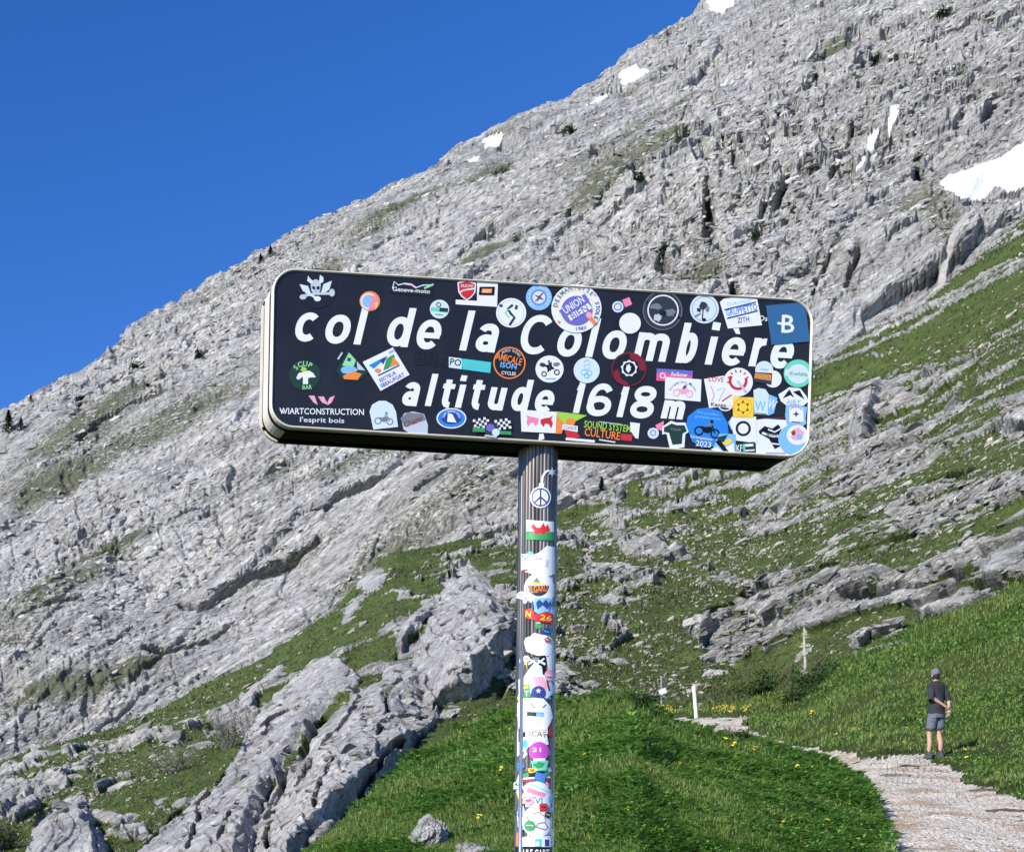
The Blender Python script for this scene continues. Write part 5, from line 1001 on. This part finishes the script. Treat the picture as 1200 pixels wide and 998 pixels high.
for (x, y, wd, hh, mt) in ((1062, 896, 20, 8, 'slab_brown'), (1035, 895, 18, 7, 'pebble'), (1090, 903, 22, 6, 'pebble'), (1110, 912, 16, 5, 'pebble'), (1140, 925, 26, 6, 'slab_brown'), (1022, 888, 14, 5, 'pebble'), (1178, 950, 24, 6, 'slab_brown'), (1075, 886, 12, 4, 'pebble'), (1160, 912, 12, 5, 'pebble'), (1005, 892, 12, 5, 'pebble'), (1050, 908, 18, 5, 'pebble')):
    p, n = surf(NS, x, y); s = p.y / FL
    o = bpy.data.objects.new('stone', stone_mesh('stone', r_.integers(8), M[mt])); COL.objects.link(o); o.parent = so[1]; o.location = p - n * hh * s * .25 - so[1].location
    o.scale = (wd * s, wd * s * .9, hh * s * 1.2); o.rotation_euler = (0.16, 0, r_.normal() * .4); o['label'] = 'flat step stone across the path'
idx = rng.choice(len(wp), 5500, p=wp)
tag(scatter_merge('gravel', Qf[idx], (.5 + 1.3 * r_.random(len(idx)) ** 2) * Qf[idx, 1] / FL * .9, M['pebble'], 9, 0), kind='stuff', label='loose pale gravel covering the footpath')

# --- grass blades, leaves
def blades(name, P, Nv, H, Wd, mat, seed, per=3, lean=.45, leaf=False):
    r = np.random.default_rng(seed); n = len(P); n3 = n * per
    P3 = np.repeat(P, per, 0); H3 = np.repeat(H, per) * (.55 + .75 * r.random(n3)); W3 = np.repeat(Wd, per) * (.7 + .6 * r.random(n3))
    a = r.random(n3) * math.tau; d = np.stack([np.cos(a), np.sin(a), np.zeros(n3)], -1)
    P3 = P3 + d * (W3 * 2.2 * r.random(n3))[:, None]
    side = np.stack([-np.sin(a), np.cos(a), np.zeros(n3)], -1); L = lean * (.3 + r.random(n3)); up = np.array([0, 0, 1.])
    base = P3 - up * (H3 * .08)[:, None]
    if leaf:   # a stalk-less leaf: a kite folded out from the ground
        mid = base + up * (H3 * .75)[:, None] + d * (H3 * L)[:, None]; tip = base + up * (H3 * .8)[:, None] + d * (H3 * (L + .75))[:, None]
        V = np.stack([base, mid - side * W3[:, None], tip, mid + side * W3[:, None]], 1).reshape(-1, 3); F = np.arange(n3 * 4).reshape(-1, 4); rep = 4
    else:
        mid = base + up * (H3 * .6)[:, None] + d * (H3 * L * .35)[:, None]; tip = base + up * H3[:, None] + d * (H3 * L)[:, None]; hw = W3[:, None] * .5
        V = np.stack([base - side * hw, base + side * hw, mid + side * hw * .8, tip, mid - side * hw * .8], 1).reshape(-1, 3)
        i = np.arange(n3) * 5; F = np.concatenate([np.stack([i, i + 1, i + 2, i + 4], -1), np.stack([i + 4, i + 2, i + 3, i + 3], -1)])
        q = np.stack([i, i + 1, i + 2, i + 4], -1); t = np.stack([i + 4, i + 2, i + 3], -1)
        T = np.concatenate([q[:, [0, 1, 2]], q[:, [0, 2, 3]], t]); F = T; rep = 5
    o = mobj(name, fastmesh(name, V, F, mat, {'rnd': np.repeat(r.random(n3), rep)})); return tag(o, kind='stuff')
def pick(sh, n, mask, seed):
    px, py, Q, Nn = sh[:4]; r = np.random.default_rng(seed); w = (mask * 1.0).ravel(); w /= w.sum(); i = r.choice(w.size, n, p=w); Qf = Q.reshape(-1, 3)
    nx = Q.shape[1]; j = np.clip(i + 1, 0, len(Qf) - 1); k = np.clip(i + nx, 0, len(Qf) - 1); a, b = r.random(n) - .5, r.random(n) - .5
    d1 = Qf[j] - Qf[i]; d2 = Qf[k] - Qf[i]; bad = (np.linalg.norm(d1, axis=1) > 2) | (np.linalg.norm(d2, axis=1) > 2); d1[bad] = 0; d2[bad] = 0
    return Qf[i] + d1 * a[:, None] + d2 * b[:, None], Nn.reshape(-1, 3)[i], px.ravel()[i], py.ravel()[i]
px, py = FB[0], FB[1]; vis = (px > 330) & (px < 1075) & (py < 1030)
cover = fbm(FB[2] * .5, 230, 4)
P, Nv, _, _ = pick(FB, 26000, vis * (.35 + .65 * (cover < .15)), 31)
blades('meadow_grass', P, Nv, (6.0 + 2 * fbm(P * .8, 231, 3)) * P[:, 1] / FL * 1.3, 1.15 * P[:, 1] / FL, M['blade'], 32, 4)
P, Nv, _, _ = pick(FB, 20000, vis * np.clip(.15 + sstep(-.25, .3, cover) + .6 * (px > 700), 0, 1), 33)
blades('meadow_leaves', P, Nv, (5.2 + 5.5 * fbm(P * .9, 234, 3)).clip(2, 12) * P[:, 1] / FL * 1.3, 2.5 * P[:, 1] / FL, M['leaf'], 34, 3, .5, leaf=True)
px, py, pm = NS[0], NS[1], NS[4]; vis = (px > 560) & (px < 1300) & (py < 1040) & ~pm
P, Nv, _, _ = pick(NS, 27000, vis, 35)
blades('slope_grass', P, Nv, (4.2 + 2 * fbm(P * .5, 236, 3)) * P[:, 1] / FL * 1.2, 1.0 * P[:, 1] / FL, M['blade'], 36, 4)
P, Nv, _, _ = pick(NS, 5000, vis * (fbm(NS[2] * .3, 237, 3) > .1), 37)
blades('slope_leaves', P, Nv, 3.6 * P[:, 1] / FL * 1.2, 1.3 * P[:, 1] / FL, M['leaf'], 38, 3, .5, leaf=True)
vis = (HS[0] > -10) & (HS[0] < 1210) & (HS[1] < 1000) & (rmf < .35) & ~((HS[0] > 350) & (HS[0] < 1000) & (HS[1] > 860))
P, Nv, _, _ = pick(HS, 27000, vis, 39)
M['alp'] = blade_material('alpine_turf_blades', (.035, .05, .015), (.085, .105, .032), (.155, .165, .07))
blades('alpine_turf', P, Nv, (2.0 + 1.2 * fbm(P * .2, 239, 3)) * P[:, 1] / FL * 1.25, 1.3 * P[:, 1] / FL, M['alp'], 40, 3)

# --- flowers
M['yellow'] = plain('yellow_petals', (.80, .62, .03), .6); M['stem'] = plain('flower_stem', (.07, .13, .03), .7)
def flower_mesh(seed):
    r = random.Random(seed); V = []; F = []; mi = []
    for h in range(4):
        cx, cy = r.uniform(-.03, .03), r.uniform(-.03, .03); z = .16 + r.uniform(-.04, .04); n = 6; c = len(V); V.append((cx, cy, z))
        for i in range(n * 2):
            a = math.tau * i / (n * 2); q = .028 if i % 2 else .016; V.append((cx + q * math.cos(a), cy + q * math.sin(a) , z + (.012 if i % 2 else 0)))
        for i in range(n * 2): F.append((c, c + 1 + i, c + 1 + (i + 1) % (n * 2))); mi.append(0)
        s = len(V); V += [(cx - .003, cy, z), (cx + .003, cy, z), (cx * .2, cy * .2, 0)]; F.append((s, s + 1, s + 2)); mi.append(1)
    me = bpy.data.meshes.new('yellow_flower'); me.from_pydata(V, [], F); me.materials.append(M['yellow']); me.materials.append(M['stem']); me.polygons.foreach_set('material_index', mi); return me
fm = [flower_mesh(i) for i in range(4)]
for k, (x, y) in enumerate([(968, 925), (942, 963), (922, 969), (965, 965), (978, 982), (997, 995), (911, 872), (885, 858), (868, 894), (860, 876), (878, 883), (790, 898), (815, 905), (788, 918), (690, 888), (935, 903), (845, 870), (842, 963), (905, 955), (758, 893), (740, 950), (590, 905), (558, 960), (575, 920)]):
    p, n = surf(FB, x, y + 3); s = p.y / FL * 70; o = bpy.data.objects.new('yellow_flower', fm[k % 4]); COL.objects.link(o); o.location = p; o.scale = (s, s, s); o.rotation_euler = (-.6, 0, k)
    tag(o, 'small yellow flower head standing in the leafy green bank in front of the path', 'flower', 'yellow flowers in the foreground bank')
for k, (x, y) in enumerate([(971, 855), (953, 838), (1153, 882), (1172, 908), (1138, 891), (1015, 866), (1002, 858), (985, 862), (1125, 880), (1060, 872)]):
    p, n = surf(NS, x, y + 3); s = p.y / FL * 55; o = bpy.data.objects.new('yellow_flower', fm[k % 4]); COL.objects.link(o); o.location = p; o.scale = (s, s, s); o.rotation_euler = (-.6, 0, k * 2)
    tag(o, 'small yellow flower on the grass slope beyond the path near the walker', 'flower', 'yellow flowers beyond the path')
V = []; F = []
r = random.Random(4)
for k in range(520):
    x = r.uniform(762, 882) if k % 5 else r.uniform(680, 705); y = 834 - r.random() * 9 if x > 750 else 836 - r.random() * 8
    if x > 750 and 0.5 + .5 * math.sin(x * .16 + math.sin(x * .05) * 3) < r.random(): continue
    p, n = surf(NS, x, 834) if 0 else (at(x, y, 41.5 + (834 - y) * .25), None); q = 41 / FL * r.uniform(.5, 1.15); a = r.random() * 3; c = len(V)
    for i in range(4): V.append(p + Vector((math.cos(a + i * 1.57) * q, math.sin(i * 2.2) * q * .4, math.sin(a + i * 1.57) * q)))
    F.append((c, c + 1, c + 2, c + 3))
me = bpy.data.meshes.new('flower_bed'); me.from_pydata([v[:] for v in V], [], F); me.materials.append(plain('orange_yellow_petals', (.50, .34, .03), .7, var=.4, bscale=3))
tag(mobj('wild_flowers', me), 'band of orange yellow flowers behind the pale path bend', kind='stuff')

# --- shrubs and firs
M['needle'] = blade_material('dark_needles', (.008, .018, .006), (.018, .036, .012), (.04, .065, .02))
M['shrubleaf'] = blade_material('shrub_leaves', (.02, .045, .012), (.04, .085, .02), (.085, .13, .035))
M['twig'] = plain('grey_twigs', (.20, .18, .16), .9, var=.3)
M['bark'] = plain('bark', (.10, .075, .055), .9, var=.3)
def crown(n, rx, ry, rz, leaf, seed, clumps=7, flat=False):
    r = np.random.default_rng(seed); c = r.normal(size=(clumps, 3)) * [.45, .45, .42]; c[:, 2] = np.abs(c[:, 2]) + .2; k = r.integers(clumps, size=n)
    p = c[k] + r.normal(size=(n, 3)) * .24; p = p * [rx, ry, rz]
    u = r.normal(size=(n, 3)); u /= np.linalg.norm(u, axis=1, keepdims=True); v = np.cross(u, r.normal(size=(n, 3))); v /= np.linalg.norm(v, axis=1, keepdims=True)
    s = leaf * (.6 + .8 * r.random(n))[:, None]
    V = np.stack([p - u * s, p - v * s * .5, p + u * s, p + v * s * .5], 1).reshape(-1, 3)
    return V, np.arange(n * 4).reshape(-1, 4), np.repeat(r.random(n), 4)
def tubes(segs, n=5):
    V = []; F = []
    for a, b, r0, r1 in segs:
        v, f = tube(a, b, r0, n, r1); F += [tuple(i + len(V) for i in q) for q in f]; V += v
    return V, F
def plainmesh(name, V, F, mat, parent=None, smooth=False):
    me = bpy.data.meshes.new(name); me.from_pydata([tuple(v) for v in V], [], F); me.materials.append(mat)
    me.polygons.foreach_set('use_smooth', [smooth] * len(F)); me.update(); return mobj(name, me, parent)
def shrub(sh, x, y, wpx, hpx, label, group, mat='needle', name='shrub', n=900, twigs=8, seed=0, leafpx=1.6, twigmat='bark'):
    p, nn = surf(sh, x, y); s = p.y / FL; t = empty(name, p)
    tag(t, label, 'shrub', group)
    r = random.Random(seed)
    V, F, rn = crown(n, wpx * s * .5, wpx * s * .4, hpx * s * .62, leafpx * s, seed)
    mobj('foliage', fastmesh('foliage', V, F, M[mat], {'rnd': rn}), t)
    segs = []
    for i in range(twigs):
        b = Vector((r.uniform(-.4, .4) * wpx * s, r.uniform(-.3, .3) * wpx * s, r.uniform(.5, 1.15) * hpx * s)); a = Vector((b.x * .15, b.y * .15, -.1)); m = (a + b) / 2 + Vector((0, 0, .1 * hpx * s))
        q = max(.45 * s, .012); segs += [(a, m, q, q * .7), (m, b, q * .7, q * .3)]
        for j in range(3): segs.append((m.lerp(b, r.random()), b + Vector((r.uniform(-.2, .2), r.uniform(-.2, .2), r.uniform(-.1, .25))) * wpx * s, q * .4, q * .2))
    V, F = tubes(segs, 4); plainmesh('branch', V, F, M[twigmat], t)
    return t
def fir(sh, x, y, hpx, label, seed=0, wr=.36):
    p, nn = surf(sh, x, y); s = p.y / FL; H = hpx * s; t = empty('fir_tree', p); tag(t, label, 'fir tree', 'small fir trees on the mountain')
    r = np.random.default_rng(seed); n = 700; z = r.random(n) ** .8; tier = (z * 9) % 1; rad = (1 - z) * wr * H * (.45 + .75 * (1 - tier)) * r.random(n) ** .5; a = r.random(n) * math.tau
    c = np.stack([rad * np.cos(a), rad * np.sin(a), (.08 + .92 * z) * H - rad * .35], -1); d = np.stack([np.cos(a), np.sin(a), -.4 + 0 * a], -1); sd = np.stack([-np.sin(a), np.cos(a), 0 * a], -1); L = H * .07
    V = np.stack([c - d * L, c + sd * L * .35, c + d * L, c - sd * L * .35], 1).reshape(-1, 3)
    mobj('crown', fastmesh('crown', V, np.arange(n * 4).reshape(-1, 4), M['needle'], {'rnd': np.repeat(r.random(n), 4)}), t)
    V, F = tube((0, 0, -.3), (0, 0, H * .95), H * .03, 6, H * .006); plainmesh('trunk', V, F, M['bark'], t)
fir(MT, 705, 583, 24, 'small dark fir on the pale slab just right of the pole', 1)
fir(MT, 10, 506, 26, 'dark fir on the skyline near the left edge, taller of the pair', 2, .5)
fir(MT, 24, 505, 16, 'short dark fir beside the taller one at the left edge', 3, .5)
fir(MT, 316, 300, 13, 'tiny fir on the skyline just above the left end of the sign', 4, .5)
fir(MT, 306, 308, 11, 'tiny fir lower on the skyline left of the sign top corner', 5, .5)
fir(MT, 36, 470, 9, 'tiny dark fir dot low on the far left skyline', 6, .6)
G_ = 'dark dwarf pines clinging to the cliff'
for i, (x, y, w_, h_, lb) in enumerate([(779, 303, 20, 22, 'dark round dwarf pine on the cliff just above the sign'), (832, 262, 18, 34, 'tall dark dwarf pine clump on the cliff right of centre'), (1077, 203, 13, 26, 'dark dwarf pine in the cleft left of the big snow field'), (930, 250, 10, 16, 'small dwarf pine in the middle of the right hand cliff'),
                                      (885, 285, 9, 20, 'thin dwarf pine on the cliff above the blue sticker'), (748, 212, 10, 10, 'dwarf pine tuft on the upper ridge shoulder'), (668, 158, 12, 12, 'dwarf pine tuft under the upper skyline snow'), (1108, 20, 16, 16, 'dwarf pine patch near the top right of the cliff'),
                                      (1027, 72, 14, 10, 'dwarf pine smudge high on the right hand cliff'), (160, 432, 12, 8, 'low dwarf pine smudge on the left part of the ridge'), (232, 420, 8, 10, 'dwarf pine dot in the crags left of the sign'), (96, 470, 14, 8, 'low dwarf pine mat on the far left crags')]):
    shrub(MT, x, y, w_, h_, lb, G_, n=420, twigs=2, seed=20 + i, leafpx=1.3)
shrub(HS, 268, 878, 62, 42, 'grey half bare bush above the cracked crag at lower left', 'bushes on the hillside', mat='alp', n=700, twigs=46, seed=40, leafpx=1.2, twigmat='twig')
shrub(HS, 205, 905, 70, 26, 'low brown green scrub left of the grey bare bush', 'bushes on the hillside', mat='alp', n=900, twigs=26, seed=41, leafpx=1.2, twigmat='twig')
shrub(HS, 6, 995, 40, 38, 'dark green bush cut by the bottom left corner', 'bushes on the hillside', n=900, seed=42)
for i, (x, y, w_, h_, lb) in enumerate([(905, 812, 60, 26, 'dark green shrub left of the pale dead trunk'), (965, 800, 54, 34, 'dark green shrub right of the pale dead trunk'), (935, 822, 50, 20, 'low leafy shrub in front of the pale dead trunk'), (880, 800, 40, 18, 'small shrub at the left end of the meadow shrubs'), (745, 826, 44, 16, 'dark leafy clump on the bank left of the path bend'), (855, 862, 34, 14, 'leafy clump poking up before the pale path bend')]):
    shrub(NS if y < 826 else FB, x, y, w_, h_, lb, 'green shrubs around the path', mat='shrubleaf', n=1100, twigs=5, seed=50 + i, leafpx=1.7)
# pale dead trunk
p, n = surf(NS, 943, 800); p = at(943, 800, max(p.y - 1.0, 36)); s = p.y / FL
t = empty('dead_tree', p); tag(t, 'slim pale dead trunk with patches of blossom standing among the shrubs', 'dead tree')
V, F = tubes([((0, 0, -.6), (.02, 0, 26 * s), 1.6 * s, 1.4 * s), ((.02, 0, 26 * s), (-.02, 0, 52 * s), 1.4 * s, 1.2 * s), ((-.02, 0, 52 * s), (0, 0, 64 * s), 1.3 * s, .5 * s)], 7)
plainmesh('trunk', V, F, plain('dead_wood', (.42, .37, .32), .9, var=.45, bscale=6), t)
V, F = tubes([((0, 0, 40 * s), (5 * s, 0, 46 * s), .7 * s, .3 * s), ((0, 0, 41 * s), (-6 * s, .1, 44 * s), .7 * s, .3 * s), ((0, 0, 30 * s), (5 * s, 0, 33 * s), .6 * s, .3 * s), ((0, 0, 18 * s), (-4 * s, 0, 22 * s), .6 * s, .3 * s)], 5)
plainmesh('branch', V, F, plain('dead_twigs', (.36, .31, .26), .9), t)
V = []; F = []
for (zx, zz, rx, rz, nn_) in ((0, 58, 3.2, 6, 150), (1, 44, 6.5, 4, 150), (-1, 33, 4.5, 4, 80), (0, 12, 4, 6, 60)):
    v, f, _r = crown(nn_, rx * s, rx * s * .7, rz * s, .8 * s, int(zz)); F += [tuple(int(j) + len(V) for j in q) for q in f]; V += [(a[0] + zx * s, a[1], a[2] + (zz - rz * .4) * s) for a in v]
plainmesh('blossom', V, F, plain('pale_blossom', (.66, .62, .45), .8, var=.2), t)
# --- marker posts by the path bend
p = at(816, 830, 40.5); s = p.y / FL
t = empty('marker_post', p); tag(t, 'plain white wooden post leaning slightly behind the path bend', 'post')
V, F = tube((0, 0, -.3), (-3 * s, 0, 26 * s), 2.0 * s, 8, 1.9 * s); plainmesh('post', V, F, plain('post_white', (.72, .70, .64), .8, var=.2), t)
V, F = tube((-3 * s, 0, 26 * s), (-3.1 * s, 0, 26.8 * s), 2.0 * s, 8, 1.2 * s); plainmesh('cap', V, F, M['white'], t)
p = at(775, 826, 41); s = p.y / FL
t = empty('trail_sign', p); tag(t, 'thin grey pole carrying a small white tilted plate left of the white post', 'trail sign')
V, F = tube((0, 0, -.4), (0, 0, 34 * s), .9 * s, 8, .8 * s); plainmesh('pole', V, F, M['channel'] if 'channel' in M else plain('thin_pole', (.35, .36, .36), .5, metal=.6), t)
hw = 4.2 * s; bm = bmesh.new(); bmesh.ops.create_cube(bm, size=1); bmesh.ops.scale(bm, vec=(hw * 2, .03, hw * 1.5), verts=bm.verts); bmesh.ops.rotate(bm, matrix=Matrix.Rotation(-.35, 3, 'Y'), verts=bm.verts); bmesh.ops.translate(bm, vec=(.5 * s, -.05, 16 * s), verts=bm.verts)
me = bpy.data.meshes.new('plate'); bm.to_mesh(me); bm.free(); me.materials.append(M['white']); mobj('plate', me, t)
# --- boulders poking through the bank
def boulder(sh, x, y, wpx, hpx, label, seed, sub=4, grp=None):
    p, n = surf(sh, x, y); s = p.y / FL; bm = bmesh.new(); bmesh.ops.create_icosphere(bm, subdivisions=5, radius=1); V = np.array([v.co[:] for v in bm.verts])
    u, w_ = uw(V * 2.2 + seed, 55); h1, i1 = slabs(u + .3 * V[:, 1], w_, 1.4, .5, 400 + seed, saw=.5, crack=.4, step=.4); h2, i2 = slabs(u, w_ + V[:, 1], .5, .25, 410 + seed, saw=.4, crack=.5, step=.4)
    R_ = 1 + .22 * h1 + .08 * h2 + .25 * fbm(V * 1.3 + seed, 420 + seed, 3); V = V * R_[:, None] * [wpx * s / 2, wpx * s / 2.6, hpx * s / 1.7]
    for v, c in zip(bm.verts, V): v.co = c
    me = bpy.data.meshes.new('boulder'); bm.to_mesh(me); bm.free(); a = me.attributes.new('tone', 'FLOAT', 'POINT'); a.data.foreach_set('value', (.5 + .5 * (i1 - .5)).astype(np.float32)); me.materials.append(M['rock'])
    o = mobj('boulder', me); o.location = p; o.rotation_euler = (0, -.35, seed); tag(o, label, 'boulder', grp); return o
boulder(FB, 502, 985, 56, 44, 'cracked pale boulder poking out of the grass bank at the bottom, left of the pole', 1)
boulder(FB, 553, 1000, 40, 20, 'low flat stone at the bottom edge just left of the pole', 2)
boulder(HS, 672, 822, 70, 26, 'low layered limestone block behind the bank just right of the pole', 3)
boulder(HS, 594, 800, 30, 26, 'broken white rock heap between the pyramid rock and the pole', 4)

# --- the walker -------------------------------------------------------------
fp, _ = surf(NS, 1097, 888)
per = empty('person', fp, math.radians(6)); per.scale = (.80, .80, 1.0); tag(per, 'person seen from behind in a grey cap, dark T-shirt and shorts, hands clasped behind', 'person')
M['skin'] = plain('skin', (.50, .27, .18), .55); M['shirt'] = plain('dark_grey_shirt', (.020, .022, .026), .9, bumpd=.01, bscale=9, var=.5); M['shorts'] = plain('blue_grey_shorts', (.11, .12, .155), .85, var=.5, bscale=22)
M['capm'] = plain('grey_cap', (.13, .125, .14), .85); M['hair'] = plain('dark_hair', (.015, .011, .009), .7); M['shoe'] = plain('grey_shoe', (.045, .045, .05), .8); M['blackm'] = plain('black_strap', (.008, .008, .009), .8)
def skin_mesh(name, J, E, mat, parent, sub=2, root=0):
    me = bpy.data.meshes.new(name); me.from_pydata([j[:3] for j in J], E, []); o = bpy.data.objects.new(name, me); COL.objects.link(o)
    o.modifiers.new('s', 'SKIN'); sv = me.skin_vertices
    if not sv:
        bm = bmesh.new(); bm.from_mesh(me); bm.verts.layers.skin.verify(); bm.to_mesh(me); bm.free()
    for i, j in enumerate(J):
        d = me.skin_vertices[0].data[i]; d.radius = (j[3], j[4] if len(j) > 4 else j[3]); d.use_root = (i == root)
    m2 = o.modifiers.new('d', 'SUBSURF'); m2.levels = sub; m2.render_levels = sub
    dg = bpy.context.evaluated_depsgraph_get(); dg.update(); r = bpy.data.meshes.new_from_object(o.evaluated_get(dg)); bpy.data.objects.remove(o)
    r.materials.clear(); r.materials.append(mat); r.polygons.foreach_set('use_smooth', [True] * len(r.polygons)); r.name = name
    return mobj(name, r, parent)
J = [(0, 0, .95, .13, .10), (0, -.01, 1.14, .12, .09), (0, 0, 1.34, .14, .10), (0, 0, 1.45, .09, .07), (0, .01, 1.52, .05), (-.01, .02, 1.60, .068, .075), (-.01, .02, 1.69, .066, .078), (-.01, .02, 1.735, .03),
     (.16, -.01, 1.41, .055), (.225, -.10, 1.15, .040), (.17, -.19, .93, .028), (-.16, -.01, 1.41, .055), (-.215, -.12, 1.16, .040), (.06, -.20, .985, .028),
     (.085, 0, .86, .085), (.09, .03, .48, .055), (.10, -.02, .28, .054), (.10, 0, .085, .036), (.11, .13, .04, .034),
     (-.085, 0, .86, .085), (-.10, .10, .48, .055), (-.10, .08, .28, .052), (-.10, .12, .085, .036), (-.12, .25, .04, .034)]
E = [(0, 1), (1, 2), (2, 3), (3, 4), (4, 5), (5, 6), (6, 7), (2, 8), (8, 9), (9, 10), (2, 11), (11, 12), (12, 13), (0, 14), (14, 15), (15, 16), (16, 17), (17, 18), (0, 19), (19, 20), (20, 21), (21, 22), (22, 23)]
def hand(J, E, wi, d, side, sp_):
    """palm and five fingers growing from wrist index wi along direction d"""
    w_ = Vector(J[wi][:3]); d = Vector(d).normalized(); sp_ = Vector(sp_).normalized(); pl = len(J); J.append((*(w_ + d * .06), .032, .016)); E.append((wi, pl))
    for k, (o_, l) in enumerate(((-.03, .065), (-.01, .075), (.01, .07), (.03, .055))):
        a = w_ + d * .095 + sp_ * o_; b = a + d * l * .5 + Vector((0, .012, 0)); c = b + d * l * .35 + Vector((0, .025, 0)); i = len(J)
        J += [(*a, .009), (*b, .0085), (*c, .007)]; E += [(pl, i), (i, i + 1), (i + 1, i + 2)]
    i = len(J); a = w_ + d * .035 + sp_ * .035 * side; b = a + (d * .7 + sp_ * side * .6) * .045; J += [(*a, .011), (*b, .009)]; E += [(pl, i), (i, i + 1)]
hand(J, E, 10, (-.25, -.05, -1), -1, (1, -.3, 0)); hand(J, E, 13, (.8, -.1, -.55), 1, (.4, -.3, .9))
body = skin_mesh('body', J, E, M['skin'], per)
def ringloft(name, rings, mat, parent=per, n=20, smooth=True, cap=False):
    V = []; F = []
    for (c, rx, ry, ax) in rings:
        c = Vector(c); ax = Vector(ax).normalized(); X = Vector((1, 0, 0)) - ax * ax.x; X.normalize(); Y = ax.cross(X)
        for i in range(n): a = math.tau * i / n; V.append(c + X * rx * math.cos(a) + Y * ry * math.sin(a) + ax * .006 * math.sin(a * 5 + c.z * 30))
    for k in range(len(rings) - 1):
        for i in range(n): F.append((k * n + i, k * n + (i + 1) % n, (k + 1) * n + (i + 1) % n, (k + 1) * n + i))
    if cap: F.append(tuple(range((len(rings) - 1) * n, len(rings) * n)))
    return plainmesh(name, V, F, mat, parent, smooth)
Z = (0, 0, 1)
shirt = ringloft('shirt', [((0, -.005, .86), .185, .145, Z), ((0, -.005, .93), .178, .142, Z), ((0, -.01, 1.05), .168, .135, Z), ((0, -.005, 1.2), .172, .138, Z), ((0, 0, 1.33), .192, .14, Z), ((0, 0, 1.41), .196, .128, Z), ((0, .003, 1.45), .165, .11, Z), ((0, .005, 1.485), .10, .085, Z), ((0, .01, 1.51), .066, .066, Z)], M['shirt'])
for sx in (1, -1):
    a = Vector((.15 * sx, -.005, 1.41)); b = Vector((.225 * sx, -.10, 1.15)); d = b - a
    ringloft('sleeve', [(a - d * .30 - Vector((.03 * sx, 0, 0)), .02, .02, d), (a - d * .14 - Vector((.012 * sx, 0, 0)), .055, .06, d), (a + d * .06, .070, .078, d), (a + d * .5, .066, .07, d), (a + d * 1.0, .066, .068, d), (a + d * 1.14, .06, .062, d)], M['shirt'], shirt)
sh_ = ringloft('shorts', [((0, 0, .98), .16, .125, Z), ((0, 0, .86), .185, .145, Z), ((0, .005, .78), .19, .14, Z)], M['shorts'])
for sx, yk in ((1, .02), (-1, .07)):
    a = Vector((.085 * sx, 0, .86)); b = Vector((.095 * sx, yk, .56)); d = b - a
    ringloft('shorts_leg', [(a, .10, .115, d), (a + d * .4, .105, .11, d), (a + d * .8, .10, .105, d), (b, .102, .105, d), (b - d * .02, .09, .09, d)], M['shorts'], sh_)
ringloft('cap', [((-.01, .015, 1.635), .089, .102, Z), ((-.01, .015, 1.67), .09, .104, Z), ((-.01, .015, 1.71), .082, .094, Z), ((-.01, .015, 1.745), .055, .065, Z), ((-.01, .015, 1.76), .015, .018, Z)], M['capm'], cap=True)
V = [(-.01 + .085 * math.sin(a), .015 + .09 * math.cos(a) + e * (.09 * math.cos(a)), 1.64 - e * .01 + t_) for t_ in (0, .008) for e in (0, 1) for a in [math.radians(-60 + 12 * i) for i in range(11)]]
F = [(i, i + 1, 12 + i, 11 + i) for i in range(10)] + [(22 + i, 33 + i, 34 + i, 23 + i) for i in range(10)] + [(11 + i, 12 + i, 34 + i, 33 + i) for i in range(10)]
plainmesh('cap_peak', V, F, M['capm'], per)
ringloft('hair', [((-.01, .0, 1.545), .06, .06, Z), ((-.01, .0, 1.58), .077, .085, Z), ((-.01, .003, 1.64), .084, .095, Z)], M['hair'])
for sx in (1, -1):
    v, f = tube((-.01 + .075 * sx, .02, 1.585), (-.01 + .088 * sx, .015, 1.635), .012, 8, .016); plainmesh('ear', v, f, M['skin'], body, True)
    v, f = tube((-.01 + .03 * sx, .096, 1.62), (-.01 + .03 * sx, .100, 1.62), .009, 8, .006); plainmesh('eye', v, f, M['hair'], body, True)
v, f = tube((-.01, .09, 1.625), (-.01, .118, 1.59), .007, 8, .013); plainmesh('nose', v, f, M['skin'], body, True)
v, f = tube((-.03, .094, 1.562), (.01, .094, 1.562), .004, 6, .004); plainmesh('mouth', v, f, plain('lips', (.35, .12, .10), .6), body, True)
for sx, y0 in ((1, 0), (-1, .12)):
    x0 = .10 * sx
    ringloft('shoe', [((x0, y0 + .03, .0), .05, .13, Z), ((x0, y0 + .03, .03), .052, .135, Z), ((x0, y0 + .02, .06), .047, .11, Z), ((x0, y0 - .005, .10), .046, .055, Z), ((x0, y0 - .01, .125), .046, .05, Z)], M['shoe'], cap=True)
    ringloft('sock', [((x0, y0, .10), .042, .044, Z), ((x0, y0, .16), .041, .043, Z)], M['blackm'])
pts = [Vector((-.19, .02, 1.22)), Vector((-.165, -.09, 1.13)), Vector((-.06, -.152, 1.07)), Vector((.06, -.155, 1.02)), Vector((.16, -.09, .98)), Vector((.19, .02, .97))]
V, F = tubes([(pts[i], pts[i + 1], .022, .022) for i in range(5)], 8); plainmesh('waist_strap', V, F, M['blackm'], per, True)
